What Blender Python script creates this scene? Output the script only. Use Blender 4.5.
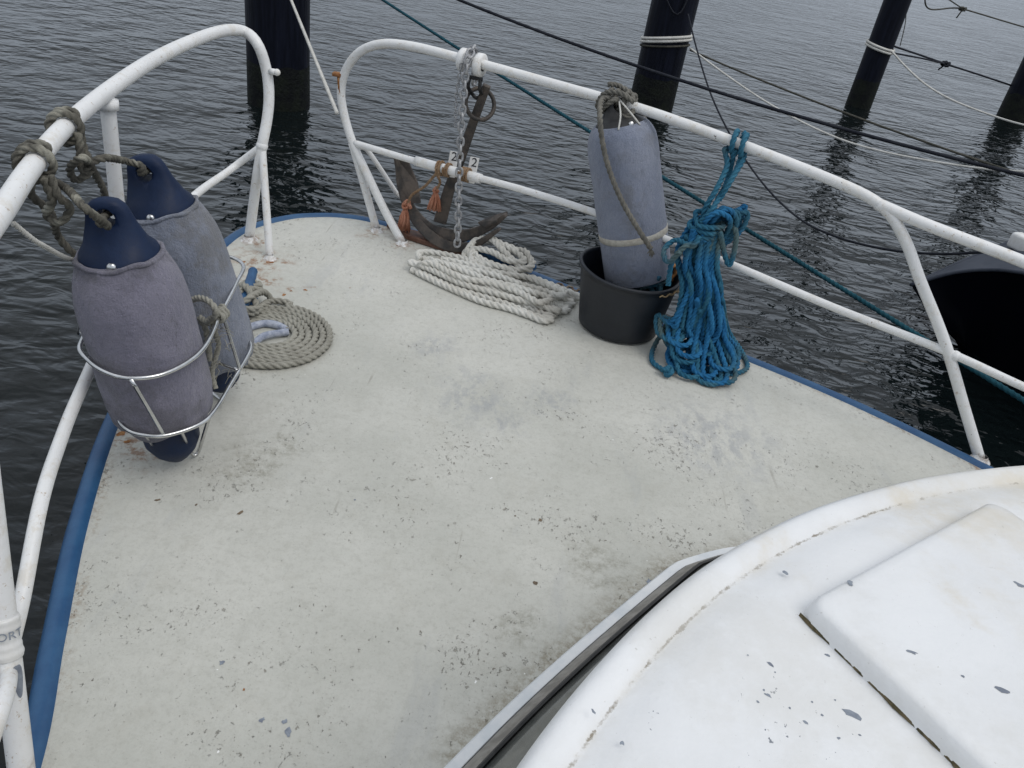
import bpy, bmesh, math, random
from mathutils import Vector, Matrix, noise
random.seed(7)
V = Vector
for o in list(bpy.data.objects): bpy.data.objects.remove(o)
S = bpy.context.scene
COL = S.collection
# ------------------------------------------------------------------ camera
FPX, NX, NY, CH = 790.0, 300.0, 1600.0, 1.25      # focal length in px, nadir vanishing point, eye height over the bow deck
dn = V((NX-512, NY-384, FPX)).normalized(); up = -dn
fz = V((0, 0, 1)); fy = (fz - up*fz.dot(up)).normalized(); rx = fy.cross(up)
RW = Matrix((rx, fy, up))                            # world = RW @ (right, down, forward)
cd = bpy.data.cameras.new('camera'); cam = bpy.data.objects.new('camera', cd); COL.objects.link(cam)
m = RW.copy(); m.col[1] = -m.col[1]; m.col[2] = -m.col[2]
cam.matrix_world = Matrix.Translation((0, 0, CH)) @ m.to_4x4()
cd.sensor_width = 36; cd.lens = FPX/1024*36; cd.clip_start = 0.02; cd.clip_end = 2000
S.camera = cam
# ------------------------------------------------------------------ sky and light (overcast)
wd = bpy.data.worlds.new('World'); S.world = wd; wd.use_nodes = True
nt = wd.node_tree; nt.nodes.clear()
SUN_EL, SUN_AZ = math.radians(58), math.radians(115)    # azimuth from +Y towards +X
sky = nt.nodes.new('ShaderNodeTexSky'); sky.sky_type = 'NISHITA'; sky.sun_disc = False
sky.sun_elevation = SUN_EL; sky.sun_rotation = SUN_AZ; sky.dust_density = 3; sky.air_density = 1.0
tc = nt.nodes.new('ShaderNodeTexCoord')
nz = nt.nodes.new('ShaderNodeTexNoise'); nz.inputs['Scale'].default_value = 2.2; nz.inputs['Detail'].default_value = 5
mp = nt.nodes.new('ShaderNodeMapping'); mp.inputs['Scale'].default_value = (1, 1, 2.5)
nt.links.new(tc.outputs['Generated'], mp.inputs[0]); nt.links.new(mp.outputs[0], nz.inputs['Vector'])
cr = nt.nodes.new('ShaderNodeValToRGB')
cr.color_ramp.elements[0].position = .3; cr.color_ramp.elements[0].color = (4.7, 5.0, 5.35, 1)
cr.color_ramp.elements[1].position = .75; cr.color_ramp.elements[1].color = (7.8, 8.05, 8.35, 1)
nt.links.new(nz.outputs['Fac'], cr.inputs[0])
mx = nt.nodes.new('ShaderNodeMix'); mx.data_type = 'RGBA'; mx.inputs[0].default_value = .85
nt.links.new(sky.outputs[0], mx.inputs[6]); nt.links.new(cr.outputs[0], mx.inputs[7])
bg = nt.nodes.new('ShaderNodeBackground'); bg.inputs[1].default_value = .125
sx = nt.nodes.new('ShaderNodeSeparateXYZ'); nt.links.new(tc.outputs['Generated'], sx.inputs[0])
gr = nt.nodes.new('ShaderNodeValToRGB'); nt.links.new(sx.outputs['Z'], gr.inputs[0])
gr.color_ramp.elements[0].position = 0.0; gr.color_ramp.elements[0].color = (.56, .60, .655, 1)
gr.color_ramp.elements[1].position = .85; gr.color_ramp.elements[1].color = (1.0, 1.0, 1.0, 1)
ml = nt.nodes.new('ShaderNodeMix'); ml.data_type = 'RGBA'; ml.blend_type = 'MULTIPLY'; ml.inputs[0].default_value = 1
nt.links.new(mx.outputs[2], ml.inputs[6]); nt.links.new(gr.outputs[0], ml.inputs[7]); nt.links.new(ml.outputs[2], bg.inputs[0])
wo = nt.nodes.new('ShaderNodeOutputWorld'); nt.links.new(bg.outputs[0], wo.inputs[0])
sl = bpy.data.lights.new('sun', 'SUN'); sl.energy = .8; sl.angle = math.radians(35); sl.color = (1, .97, .93)
so = bpy.data.objects.new('sun', sl); COL.objects.link(so)
sd = V((math.sin(SUN_AZ)*math.cos(SUN_EL), math.cos(SUN_AZ)*math.cos(SUN_EL), math.sin(SUN_EL)))
so.rotation_euler = (-sd).to_track_quat('-Z', 'Y').to_euler()
vs = S.view_settings; vs.view_transform = 'Standard'; vs.look = 'None'; vs.gamma = 1; vs.exposure = 0.22
vs.use_curve_mapping = False
WZ = -0.85                                           # water level under the bow deck (z = 0)
# ------------------------------------------------------------------ helpers: where a point of the photo lies in the place
def ray(px, py): return RW @ V((px-512, py-384, FPX))
def onz(px, py, z=0.0):
    r = ray(px, py); return V((0, 0, CH)) + r*((z-CH)/r.z)
def atY(px, py, Y):
    r = ray(px, py); return V((0, 0, CH)) + r*(Y/r.y)
def onpl(px, py, a, b):
    r = ray(px, py); n = V((-(b[1]-a[1]), b[0]-a[0], 0)); t = n.dot(V((a[0], a[1], 0)))/n.dot(V((r.x, r.y, 0)))
    return V((0, 0, CH)) + r*t
# ------------------------------------------------------------------ helpers: objects
ORG = {}
def link(name, me, mat, parent=None, smooth=True, loc=None):
    if loc is None:
        loc = V((0, 0, 0))
        if parent is None and len(me.vertices):
            xs = [v.co for v in me.vertices]
            loc = V(((min(c.x for c in xs)+max(c.x for c in xs))/2, (min(c.y for c in xs)+max(c.y for c in xs))/2, min(c.z for c in xs)))
        elif parent is not None: loc = ORG[parent.name]
    for v in me.vertices: v.co -= loc
    o = bpy.data.objects.new(name, me); COL.objects.link(o)
    for mm in (mat if isinstance(mat, (list, tuple)) else [mat]): me.materials.append(mm)
    if parent is not None: o.parent = parent
    else: o.location = loc
    ORG[o.name] = loc.copy()
    if smooth: me.polygons.foreach_set('use_smooth', [True]*len(me.polygons))
    me.update(); return o
def mesh(name, vf):
    me = bpy.data.meshes.new(name); me.from_pydata([tuple(v) for v in vf[0]], [], vf[1]); me.validate(); return me
def join(*vfs):
    v, f = [], []
    for a in vfs:
        n = len(v); v += list(a[0]); f += [tuple(i+n for i in q) for q in a[1]]
    return v, f
def mk(name, vf, mat, parent=None, smooth=True): return link(name, mesh(name, vf), mat, parent, smooth)
def tag(o, label=None, cat=None, group=None, kind=None):
    if label: o['label'] = label
    if cat: o['category'] = cat
    if group: o['group'] = group
    if kind: o['kind'] = kind
    return o
def thing(name, loc, label, cat, group=None):
    o = bpy.data.objects.new(name, None); COL.objects.link(o); o.location = loc; o.empty_display_size = .1
    ORG[o.name] = V(loc); return tag(o, label, cat, group)
def catmull(P, step, closed=False):
    P = [V(p) for p in P]; n = len(P); out = []
    segs = n if closed else n-1
    for i in range(segs):
        if closed: a, b, c, d = P[i-1], P[i], P[(i+1) % n], P[(i+2) % n]
        else:
            b, c = P[i], P[i+1]
            a = P[i-1] if i > 0 else b*2-c
            d = P[i+2] if i+2 < n else c*2-b
        L = (c-b).length
        k = max(1, int(math.ceil(L/step)))
        # centripetal-ish via uniform with clamped tangents
        t1 = (c-a)*.5; t2 = (d-b)*.5
        if t1.length > 1.2*L: t1 *= 1.2*L/t1.length
        if t2.length > 1.2*L: t2 *= 1.2*L/t2.length
        for j in range(k):
            t = j/k; t_2 = t*t; t_3 = t_2*t
            out.append(b*(2*t_3-3*t_2+1)+t1*(t_3-2*t_2+t)+c*(-2*t_3+3*t_2)+t2*(t_3-t_2))
    if not closed: out.append(P[-1])
    # even spacing
    res = [out[0]]; src = out + ([out[0]] if closed else []); acc = 0
    for i in range(1, len(src)):
        seg = src[i]-src[i-1]; L = seg.length
        if L < 1e-9: continue
        pos = 0
        while acc + (L-pos) >= step:
            pos += step-acc; acc = 0
            res.append(src[i-1]+seg*(pos/L))
        acc += L-pos
    if not closed and (res[-1]-src[-1]).length > step*.3: res.append(src[-1])
    return res
def sweep(path, rad, n=12, twist=0.0, lobes=0, closed=False, cap=True, jitter=0.0, flat=None):
    """tube along a path; lobes=3 makes a laid three-strand rope"""
    v, f = [], []; m = len(path)
    t0 = (path[1]-path[0]).normalized(); nrm = t0.orthogonal().normalized(); prev = t0; s = 0; ph0 = random.random()*6
    for i, p in enumerate(path):
        if closed: t = (path[(i+1) % m]-path[i-1])
        elif i == 0: t = path[1]-p
        elif i == m-1: t = p-path[i-1]
        else: t = path[i+1]-path[i-1]
        t = t.normalized() if t.length > 1e-9 else prev
        q = prev.rotation_difference(t); nrm = (q @ nrm); nrm = (nrm-t*nrm.dot(t)).normalized(); prev = t
        bn = t.cross(nrm)
        if i: s += (p-path[i-1]).length
        R = rad(i/(m-1)) if callable(rad) else rad
        if jitter: R *= 1+jitter*noise.noise(p*40)
        for k in range(n):
            a = 2*math.pi*k/n
            rr = R
            if lobes: q_ = (a+math.pi/lobes) % (2*math.pi/lobes)-math.pi/lobes; rr = R*(.46*math.cos(q_)+math.sqrt(.2916-.2116*math.sin(q_)**2))
            aa = a + twist*s + ph0
            v.append(p + nrm*(math.cos(aa)*rr) + bn*(math.sin(aa)*rr*(flat or 1)))
    for i in range(m if closed else m-1):
        j = (i+1) % m
        for k in range(n):
            l = (k+1) % n
            f.append((i*n+k, i*n+l, j*n+l, j*n+k))
    if cap and not closed:
        f.append(tuple(range(n-1, -1, -1))); f.append(tuple((m-1)*n+k for k in range(n)))
    return v, f
def rope(P, r, closed=False, coarse=1.0, jit=.06, n=18):
    pitch = r*6.0
    path = catmull(P, pitch/14*coarse, closed)
    return sweep(path, r, n=n, twist=2*math.pi/pitch, lobes=3, closed=closed, jitter=jit)
def tube(P, r, step=.02, n=16, closed=False, **k): return sweep(catmull(P, step, closed), r, n=n, closed=closed, **k)
def lathe(prof, n=40, ang=2*math.pi):
    v, f = [], []
    for r, z in prof:
        for k in range(n):
            a = 2*math.pi*k/n; v.append(V((r*math.cos(a), r*math.sin(a), z)))
    for i in range(len(prof)-1):
        for k in range(n):
            l = (k+1) % n; f.append((i*n+k, i*n+l, (i+1)*n+l, (i+1)*n+k))
    return v, f
def xf(vf, M): return [M @ V(p) for p in vf[0]], vf[1]
def box(c, s, M=None):
    v = [V((c[0]+sx*s[0]/2, c[1]+sy*s[1]/2, c[2]+sz*s[2]/2)) for sx in (-1, 1) for sy in (-1, 1) for sz in (-1, 1)]
    f = [(0, 1, 3, 2), (4, 6, 7, 5), (0, 4, 5, 1), (2, 3, 7, 6), (0, 2, 6, 4), (1, 5, 7, 3)]
    return ([M @ p for p in v] if M else v), f
def bevel(vf, w=.003, seg=2):
    bm = bmesh.new(); vs_ = [bm.verts.new(p) for p in vf[0]]
    for q in vf[1]: bm.faces.new([vs_[i] for i in q])
    bmesh.ops.recalc_face_normals(bm, faces=bm.faces)
    es = [e for e in bm.edges if len(e.link_faces) == 2 and e.calc_face_angle(0) > .5]
    bmesh.ops.bevel(bm, geom=es, offset=w, segments=seg, affect='EDGES', profile=.5)
    bm.verts.index_update()
    r = ([v.co.copy() for v in bm.verts], [tuple(v.index for v in q.verts) for q in bm.faces]); bm.free(); return r
def frame(o, z, x=(1, 0, 0)):
    """matrix with local z along z and local x near x, origin o"""
    z = V(z).normalized(); x = V(x); x = (x-z*x.dot(z)).normalized(); y = z.cross(x)
    M = Matrix((x, y, z)).transposed().to_4x4(); M.translation = V(o); return M
def wrap(C, ax, R, turns, a0, pitch, n=10):
    """points of a coil around an axis"""
    ax = V(ax).normalized(); M = frame(C, ax, (0, 0, 1)); k = int(abs(turns)*n)
    return [M @ V((R*math.cos(a0+2*math.pi*turns*i/k), R*math.sin(a0+2*math.pi*turns*i/k), pitch*(i/k-.5)*abs(turns))) for i in range(k+1)]
def knot(C, size, ax=(0, 0, 1), ph=0.0):
    """a lump that is really a knotted rope end to end"""
    M = frame(C, ax, (1, .3, 0)); o = []
    for i in range(22):
        t = ph+2*math.pi*i/22
        o.append(M @ (V((math.sin(t)+2*math.sin(2*t), math.cos(t)-2*math.cos(2*t), -math.sin(3*t)*1.3))*(size/3)))
    return o
# ------------------------------------------------------------------ materials
def nd(nt, t, **k):
    n = nt.nodes.new(t)
    for a, b in k.items():
        if a in n.inputs: n.inputs[a].default_value = b
        else: setattr(n, a, b)
    return n
def lk(nt, a, b): nt.links.new(a, b)
def mixc(nt, fac, a, b):
    x = nt.nodes.new('ShaderNodeMix'); x.data_type = 'RGBA'
    for s, i in ((fac, 0), (a, 6), (b, 7)):
        if hasattr(s, 'links'): lk(nt, s, x.inputs[i])
        elif i == 0: x.inputs[0].default_value = s
        else: x.inputs[i].default_value = (*s, 1)
    return x.outputs[2]
def mth(nt, op, a, b=None, clamp=False):
    x = nt.nodes.new('ShaderNodeMath'); x.operation = op; x.use_clamp = clamp
    for i, s in enumerate((a, b)):
        if s is None: continue
        if hasattr(s, 'links'): lk(nt, s, x.inputs[i])
        else: x.inputs[i].default_value = s
    return x.outputs[0]
def ramp(nt, s, a, b, lo=0.0, hi=1.0):
    x = nt.nodes.new('ShaderNodeMapRange'); x.inputs[1].default_value = a; x.inputs[2].default_value = b
    x.inputs[3].default_value = lo; x.inputs[4].default_value = hi; x.clamp = True; x.interpolation_type = 'SMOOTHSTEP'
    lk(nt, s, x.inputs[0]); return x.outputs[0]
def noi(nt, vec, scale, detail=4, rough=.6, stretch=None, rot=0, off=(0, 0, 0), dist=0):
    if stretch or rot or any(off):
        mpn = nt.nodes.new('ShaderNodeMapping'); mpn.inputs['Scale'].default_value = stretch or (1, 1, 1)
        mpn.inputs['Rotation'].default_value = (0, 0, rot); mpn.inputs['Location'].default_value = off
        lk(nt, vec, mpn.inputs[0]); vec = mpn.outputs[0]
    n = nd(nt, 'ShaderNodeTexNoise', Scale=scale, Detail=detail, Roughness=rough, Distortion=dist); lk(nt, vec, n.inputs['Vector'])
    return n.outputs['Fac']
def newmat(name):
    m = bpy.data.materials.new(name); m.use_nodes = True; nt = m.node_tree; b = nt.nodes['Principled BSDF']
    g = nt.nodes.new('ShaderNodeNewGeometry')
    return m, nt, b, g.outputs['Position']
def bump(nt, b, h, dist, strength=1.0):
    x = nd(nt, 'ShaderNodeBump', Strength=strength, Distance=dist); lk(nt, h, x.inputs['Height']); lk(nt, x.outputs[0], b.inputs['Normal'])
def simple(name, c1, c2=None, rough=.6, scale=20, lo=.35, hi=.65, metal=0, bmp=0, bscale=None, spec=.5, detail=5, rough2=None):
    m, nt, b, P = newmat(name)
    f = noi(nt, P, scale, detail, .65)
    lk(nt, mixc(nt, ramp(nt, f, lo, hi), c1, c2 or c1), b.inputs['Base Color'])
    b.inputs['Roughness'].default_value = rough; b.inputs['Metallic'].default_value = metal; b.inputs['Specular IOR Level'].default_value = spec
    if rough2 is not None: lk(nt, ramp(nt, f, lo, hi, rough, rough2), b.inputs['Roughness'])
    if bmp: bump(nt, b, noi(nt, P, bscale or scale*4, 4, .7), bmp)
    return m
def spots(nt, P, L):
    """soft patches of wear and tone at places on the surface: (x, y, radius)"""
    res = None
    nn = nd(nt, 'ShaderNodeTexNoise', Scale=11.0, Detail=4.0, Roughness=.6); lk(nt, P, nn.inputs['Vector'])
    sc = nt.nodes.new('ShaderNodeVectorMath'); sc.operation = 'MULTIPLY_ADD'; lk(nt, nn.outputs['Color'], sc.inputs[0]); sc.inputs[1].default_value = (.22, .22, 0); sc.inputs[2].default_value = (-.11, -.11, 0)
    ad = nt.nodes.new('ShaderNodeVectorMath'); ad.operation = 'ADD'; lk(nt, P, ad.inputs[0]); lk(nt, sc.outputs[0], ad.inputs[1])
    fl_ = nt.nodes.new('ShaderNodeVectorMath'); fl_.operation = 'MULTIPLY'; lk(nt, ad.outputs[0], fl_.inputs[0]); fl_.inputs[1].default_value = (1, 1, 0); PW = fl_.outputs[0]
    for x, y, r in L:
        s = nt.nodes.new('ShaderNodeVectorMath'); s.operation = 'DISTANCE'; lk(nt, PW, s.inputs[0]); s.inputs[1].default_value = (x, y, 0)
        k = ramp(nt, s.outputs['Value'], r, r*.15)
        res = k if res is None else mth(nt, 'MAXIMUM', res, k)
    return res
def rope_mat(name, c1, c2, rough=.85, scale=14, c3=None):
    m, nt, b, P = newmat(name)
    f = ramp(nt, noi(nt, P, scale, 5, .7), .35, .65)
    c = mixc(nt, f, c1, c2)
    if c3: c = mixc(nt, ramp(nt, noi(nt, P, scale*.5, 3, .5, off=(3, 1, 2)), .5, .62), c, c3)
    fine = noi(nt, P, 420, 3, .7)
    c = mixc(nt, ramp(nt, fine, .3, .5, .45, 0), c, tuple(x*.3 for x in c1))
    lk(nt, c, b.inputs['Base Color']); b.inputs['Roughness'].default_value = rough; b.inputs['Specular IOR Level'].default_value = .25
    bump(nt, b, fine, .0016); return m

# water
def water_mat():
    m, nt, b, P = newmat('water')
    b.inputs['Base Color'].default_value = (.004, .0065, .007, 1); b.inputs['Roughness'].default_value = .025
    b.inputs['IOR'].default_value = 1.333; b.inputs['Specular IOR Level'].default_value = .5
    a1 = noi(nt, P, 7.5, 2, .45, stretch=(.75, 1.15, 1), rot=.35, dist=.7)
    a2 = noi(nt, P, 17, 3, .5, stretch=(.6, 1.2, 1), rot=-.15, dist=.4, off=(3, 5, 0))
    a3 = noi(nt, P, 1.1, 2, .5, off=(7, 1, 0))
    a0 = noi(nt, P, 3.3, 2, .45, stretch=(.8, 1.25, 1), rot=.2, dist=.6, off=(2, 2, 0))
    gust = ramp(nt, noi(nt, P, .45, 3, .55, off=(1, 9, 0)), .3, .7, .6, 1.25)
    h = mth(nt, 'ADD', mth(nt, 'MULTIPLY', mth(nt, 'ADD', mth(nt, 'ADD', a1, mth(nt, 'MULTIPLY', a0, 1.7)), mth(nt, 'MULTIPLY', a2, .22)), gust), mth(nt, 'MULTIPLY', a3, 1.6))
    bump(nt, b, h, .043); return m
M = {}
M['water'] = water_mat()
def deck_mat():
    m, nt, b, P = newmat('deck_paint')
    base = mixc(nt, ramp(nt, noi(nt, P, 2.3, 5, .6), .3, .7), (.455, .455, .408), (.55, .545, .495))
    base = mixc(nt, ramp(nt, noi(nt, P, 9, 6, .7, off=(4, 4, 0)), .5, .75, 0, .4), base, (.40, .385, .33))
    # broad soft patches of paler colour towards the bow
    base = mixc(nt, mth(nt, 'MULTIPLY', spots(nt, P, [(-.55, 2.65, .55), (-.1, 2.3, .5), (.5, 2.0, .5)]), .35), base, (.66, .65, .60))
    base = mixc(nt, ramp(nt, noi(nt, P, 42, 6, .8, off=(2, 2, 0)), .44, .68, 0, .38), base, (.36, .355, .31))
    base = mixc(nt, ramp(nt, noi(nt, P, 120, 4, .7), .50, .72, 0, .35), base, (.33, .32, .28))
    # ghost rub marks
    rub = mth(nt, 'MULTIPLY', spots(nt, P, [(-.10, 1.86, .17), (-.02, 1.78, .12), (.12, 1.9, .1), (-.25, 2.1, .1), (.6, 1.85, .25)]), ramp(nt, noi(nt, P, 26, 5, .75, stretch=(1, .5, 1), rot=.7), .42, .6))
    base = mixc(nt, mth(nt, 'MULTIPLY', rub, .5), base, (.27, .28, .30))
    # long scratches
    scr = ramp(nt, noi(nt, P, 30, 3, .5, stretch=(1, .045, 1), rot=.75), .67, .71)
    scr = mth(nt, 'MULTIPLY', scr, ramp(nt, noi(nt, P, 3.2, 3, .6, off=(9, 2, 0)), .5, .62))
    base = mixc(nt, mth(nt, 'MULTIPLY', scr, .55), base, (.25, .23, .19))
    # dirt specks, thicker in patches
    cl = ramp(nt, noi(nt, P, 4.6, 5, .7, off=(2, 7, 0)), .30, .68, .04, .17)
    sp = spots(nt, P, [(.27, 1.32, .14), (.36, 1.24, .12), (.20, 1.36, .10), (.12, 1.12, .12), (.44, 1.42, .14), (.56, 1.5, .12), (-.55, 1.42, .13), (-.6, 1.46, .1),
                       (-.85, 1.28, .07), (-.76, 1.02, .06), (-.70, .85, .06), (-.8, 1.15, .06), (.02, 1.0, .12), (.13, 1.38, .13), (.42, 1.75, .16)])
    th = mth(nt, 'ADD', cl, mth(nt, 'MULTIPLY', sp, .030))
    fn = noi(nt, P, 85, 5, .75, stretch=(1, .7, 1), rot=.6)
    spk = mth(nt, 'MAXIMUM', ramp(nt, mth(nt, 'ADD', fn, th), .75, .79), ramp(nt, mth(nt, 'ADD', noi(nt, P, 38, 4, .7, off=(6, 6, 0)), mth(nt, 'MULTIPLY', th, .8)), .77, .80))
    base = mixc(nt, mth(nt, 'MULTIPLY', spk, ramp(nt, noi(nt, P, 13, 3, .6, off=(1, 1, 0)), .3, .7, .2, .75)), base, (.15, .125, .09))
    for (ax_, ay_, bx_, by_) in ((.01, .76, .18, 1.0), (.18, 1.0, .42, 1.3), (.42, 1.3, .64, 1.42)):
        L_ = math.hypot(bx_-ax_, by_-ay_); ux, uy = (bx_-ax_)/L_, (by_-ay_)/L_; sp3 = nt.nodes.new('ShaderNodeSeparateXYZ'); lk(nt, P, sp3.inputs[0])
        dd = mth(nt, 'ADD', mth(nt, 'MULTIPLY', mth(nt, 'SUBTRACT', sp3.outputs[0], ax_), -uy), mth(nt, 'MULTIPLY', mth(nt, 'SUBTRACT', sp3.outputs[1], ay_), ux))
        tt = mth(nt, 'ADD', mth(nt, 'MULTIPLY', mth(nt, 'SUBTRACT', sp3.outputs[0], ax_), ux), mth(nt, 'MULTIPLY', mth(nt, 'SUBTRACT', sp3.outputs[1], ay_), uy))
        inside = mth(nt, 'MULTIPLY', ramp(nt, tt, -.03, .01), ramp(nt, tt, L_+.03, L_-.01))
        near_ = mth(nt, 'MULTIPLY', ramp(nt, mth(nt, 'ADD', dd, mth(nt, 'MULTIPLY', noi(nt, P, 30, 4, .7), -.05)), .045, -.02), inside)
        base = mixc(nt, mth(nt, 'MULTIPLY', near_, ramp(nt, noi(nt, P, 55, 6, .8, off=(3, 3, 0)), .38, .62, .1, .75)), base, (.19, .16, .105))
    # green grey grime
    gr = mth(nt, 'MULTIPLY', spots(nt, P, [(-.57, 1.42, .12), (-.53, 1.5, .08), (.26, 1.28, .1), (.1, 1.08, .08)]), ramp(nt, noi(nt, P, 35, 6, .8), .4, .7))
    base = mixc(nt, mth(nt, 'MULTIPLY', gr, .6), base, (.14, .125, .075))
    # rust round the feet of the rail and along the edge
    rs = mth(nt, 'MULTIPLY', spots(nt, P, [(-.91, 2.48, .10), (-1.0, 2.6, .09), (-.5, 2.8, .09), (-.63, 2.88, .1), (-.86, 1.42, .11), (-.81, 1.38, .08), (-.78, 2.28, .05), (-.70, 2.32, .04), (-.88, 2.33, .08), (1.38, 1.96, .07), (-.95, 2.45, .14), (-.3, 2.80, .1)]),
            ramp(nt, noi(nt, P, 30, 5, .75, off=(0, 3, 0)), .45, .62))
    base = mixc(nt, mth(nt, 'MULTIPLY', rs, .85), base, (.23, .105, .04))
    at = nt.nodes.new('ShaderNodeAttribute'); at.attribute_name = 'edge'
    ed = mth(nt, 'MULTIPLY', ramp(nt, at.outputs['Fac'], .3, 1), mth(nt, 'MULTIPLY', ramp(nt, noi(nt, P, 70, 5, .8, off=(5, 0, 0)), .47, .58), ramp(nt, noi(nt, P, 9, 4, .7, off=(5, 5, 0)), .40, .62)))
    base = mixc(nt, mth(nt, 'MULTIPLY', ed, .75), base, (.24, .175, .115))
    s2_ = ramp(nt, mth(nt, 'ADD', noi(nt, P, 170, 4, .7, off=(4, 9, 0)), mth(nt, 'MULTIPLY', cl, .6)), .71, .75)
    base = mixc(nt, mth(nt, 'MULTIPLY', s2_, .55), base, (.17, .145, .11))
    sw = ramp(nt, noi(nt, P, 7, 5, .7, stretch=(1, .22, 1), rot=.75, off=(4, 0, 0)), .56, .68)
    base = mixc(nt, mth(nt, 'MULTIPLY', sw, .28), base, (.36, .37, .37))
    # white flecks
    wf = ramp(nt, noi(nt, P, 48, 2, .5, off=(8, 8, 0)), .775, .79)
    base = mixc(nt, wf, base, (.8, .8, .78))
    lk(nt, base, b.inputs['Base Color'])
    lk(nt, ramp(nt, noi(nt, P, 6, 5, .7), .3, .7, .42, .62), b.inputs['Roughness']); b.inputs['Specular IOR Level'].default_value = .4
    hh = mth(nt, 'ADD', mth(nt, 'ADD', mth(nt, 'MULTIPLY', noi(nt, P, 14, 5, .6), 1.0), mth(nt, 'MULTIPLY', noi(nt, P, 190, 3, .7), .12)), mth(nt, 'MULTIPLY', spk, -.35))
    bump(nt, b, hh, .004); return m
M['deck'] = deck_mat()
def paint_white(name, c=(.78, .78, .77), roofy=False):
    m, nt, b, P = newmat(name)
    base = mixc(nt, ramp(nt, noi(nt, P, 5, 5, .6), .35, .7), c, tuple(x*.93 for x in c))
    if roofy:
        yl = mth(nt, 'MULTIPLY', spots(nt, P, [(.75, 1.03, .24), (.95, 1.1, .2), (.42, .86, .08), (.62, .78, .06), (.75, .80, .1)]), ramp(nt, noi(nt, P, 9, 5, .7), .35, .7))
        base = mixc(nt, mth(nt, 'MULTIPLY', yl, .7), base, (.62, .55, .42))
        at = nt.nodes.new('ShaderNodeAttribute'); at.attribute_name = 'edge'
        ed = mth(nt, 'MULTIPLY', ramp(nt, mth(nt, 'ADD', at.outputs['Fac'], mth(nt, 'MULTIPLY', mth(nt, 'SUBTRACT', noi(nt, P, 70, 4, .8), .5), 1.6)), .70, .95), ramp(nt, noi(nt, P, 13, 5, .8),   .44, .60, .0, 1))
        base = mixc(nt, mth(nt, 'MULTIPLY', ramp(nt, at.outputs['Fac'], 0, .9), ramp(nt, noi(nt, P, 24, 5, .8, off=(2, 2, 2)), .4, .7, .05, .4)), base, (.52, .47, .37))
        base = mixc(nt, mth(nt, 'MULTIPLY', ed, .85), base, (.20, .165, .11))
        sp = spots(nt, P, [(.36, .55, .10), (.33, .50, .09), (.20, .55, .05), (.40, .6, .05), (.27, .80, .06), (.33, .88, .05)])
        ck = ramp(nt, mth(nt, 'ADD', noi(nt, P, 95, 4, .7, stretch=(1, .6, 1)), mth(nt, 'MULTIPLY', sp, .1)), .735, .75)
        base = mixc(nt, ck, base, (.17, .19, .22))
        base = mixc(nt, mth(nt, 'MULTIPLY', ramp(nt, noi(nt, P, 3.5, 6, .75, off=(5, 1, 0)), .42, .66), .42), base, (.60, .585, .54))
        base = mixc(nt, ramp(nt, noi(nt, P, 130, 4, .7, off=(5, 1, 0)), .66, .72, 0, .5), base, (.42, .40, .36))
        bump(nt, b, noi(nt, P, 9, 5, .6), .004)
    else:
        s3 = nt.nodes.new('ShaderNodeSeparateXYZ'); lk(nt, P, s3.inputs[0])
        rsf = mth(nt, 'MULTIPLY', ramp(nt, mth(nt, 'ADD', s3.outputs[2], mth(nt, 'MULTIPLY', noi(nt, P, 30, 4, .7), -.06)), .012, -.03), .7)
        base = mixc(nt, mth(nt, 'MULTIPLY', rsf, ramp(nt, noi(nt, P, 45, 4, .7), .4, .6)), base, (.24, .15, .09))
        st = mth(nt, 'MULTIPLY', ramp(nt, noi(nt, P, 20, 5, .8, off=(9, 3, 1)), .50, .66), .5)
        base = mixc(nt, st, base, (.60, .55, .46))
        ck = ramp(nt, noi(nt, P, 60, 5, .8), .61, .65)
        base = mixc(nt, mth(nt, 'MULTIPLY', ck, .75), base, (.42, .33, .24))
        dk = ramp(nt, noi(nt, P, 38, 4, .75, off=(4, 1, 0)), .69, .72)
        base = mixc(nt, dk, base, (.10, .08, .07))
        bump(nt, b, noi(nt, P, 45, 4, .6), .0012)
    lk(nt, base, b.inputs['Base Color']); b.inputs['Roughness'].default_value = .38
    return m
M['white'] = paint_white('white_paint'); M['roof'] = paint_white('roof_paint', (.765, .77, .77), True)
M['blue'] = simple('blue_paint', (.012, .065, .165), (.022, .09, .20), .45, 12, bmp=.001, bscale=50)
M['hull'] = simple('hull_paint', (.012, .03, .06), (.02, .04, .08), .4, 4)
M['chip_grey'] = simple('chipped_undercoat', (.16, .18, .22), (.25, .28, .32), .6, 60)
M['chip_brown'] = simple('chipped_brown', (.10, .075, .05), (.2, .15, .10), .8, 90)
M['rust'] = simple('rust', (.20, .075, .025), (.38, .19, .07), .85, 60, bmp=.001)
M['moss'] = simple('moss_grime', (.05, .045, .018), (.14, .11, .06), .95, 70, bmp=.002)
M['black'] = simple('black_rubber', (.012, .012, .013), (.03, .03, .03), .5, 40)
M['bucket'] = simple('black_plastic', (.005, .008, .013), (.010, .013, .019), .5, 8, bmp=.001, bscale=30)
M['tan'] = simple('torn_edge', (.45, .33, .18), (.3, .2, .1), .8, 40)
M['alu'] = simple('dull_aluminium', (.20, .185, .165), (.32, .30, .27), .5, 25, metal=.3, bmp=.0006)
M['coam'] = simple('coaming_paint', (.62, .65, .67), (.74, .75, .75), .42, 12, bmp=.001)
M['steel'] = simple('stainless_steel', (.68, .68, .68), (.55, .55, .54), .22, 30, metal=1)
M['chain'] = simple('galvanised_chain', (.26, .265, .28), (.46, .46, .46), .5, 60, metal=.35, bmp=.0008)
M['rustchain'] = simple('rusty_chain', (.16, .10, .06), (.30, .26, .21), .8, 60, metal=.2, bmp=.001)
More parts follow.
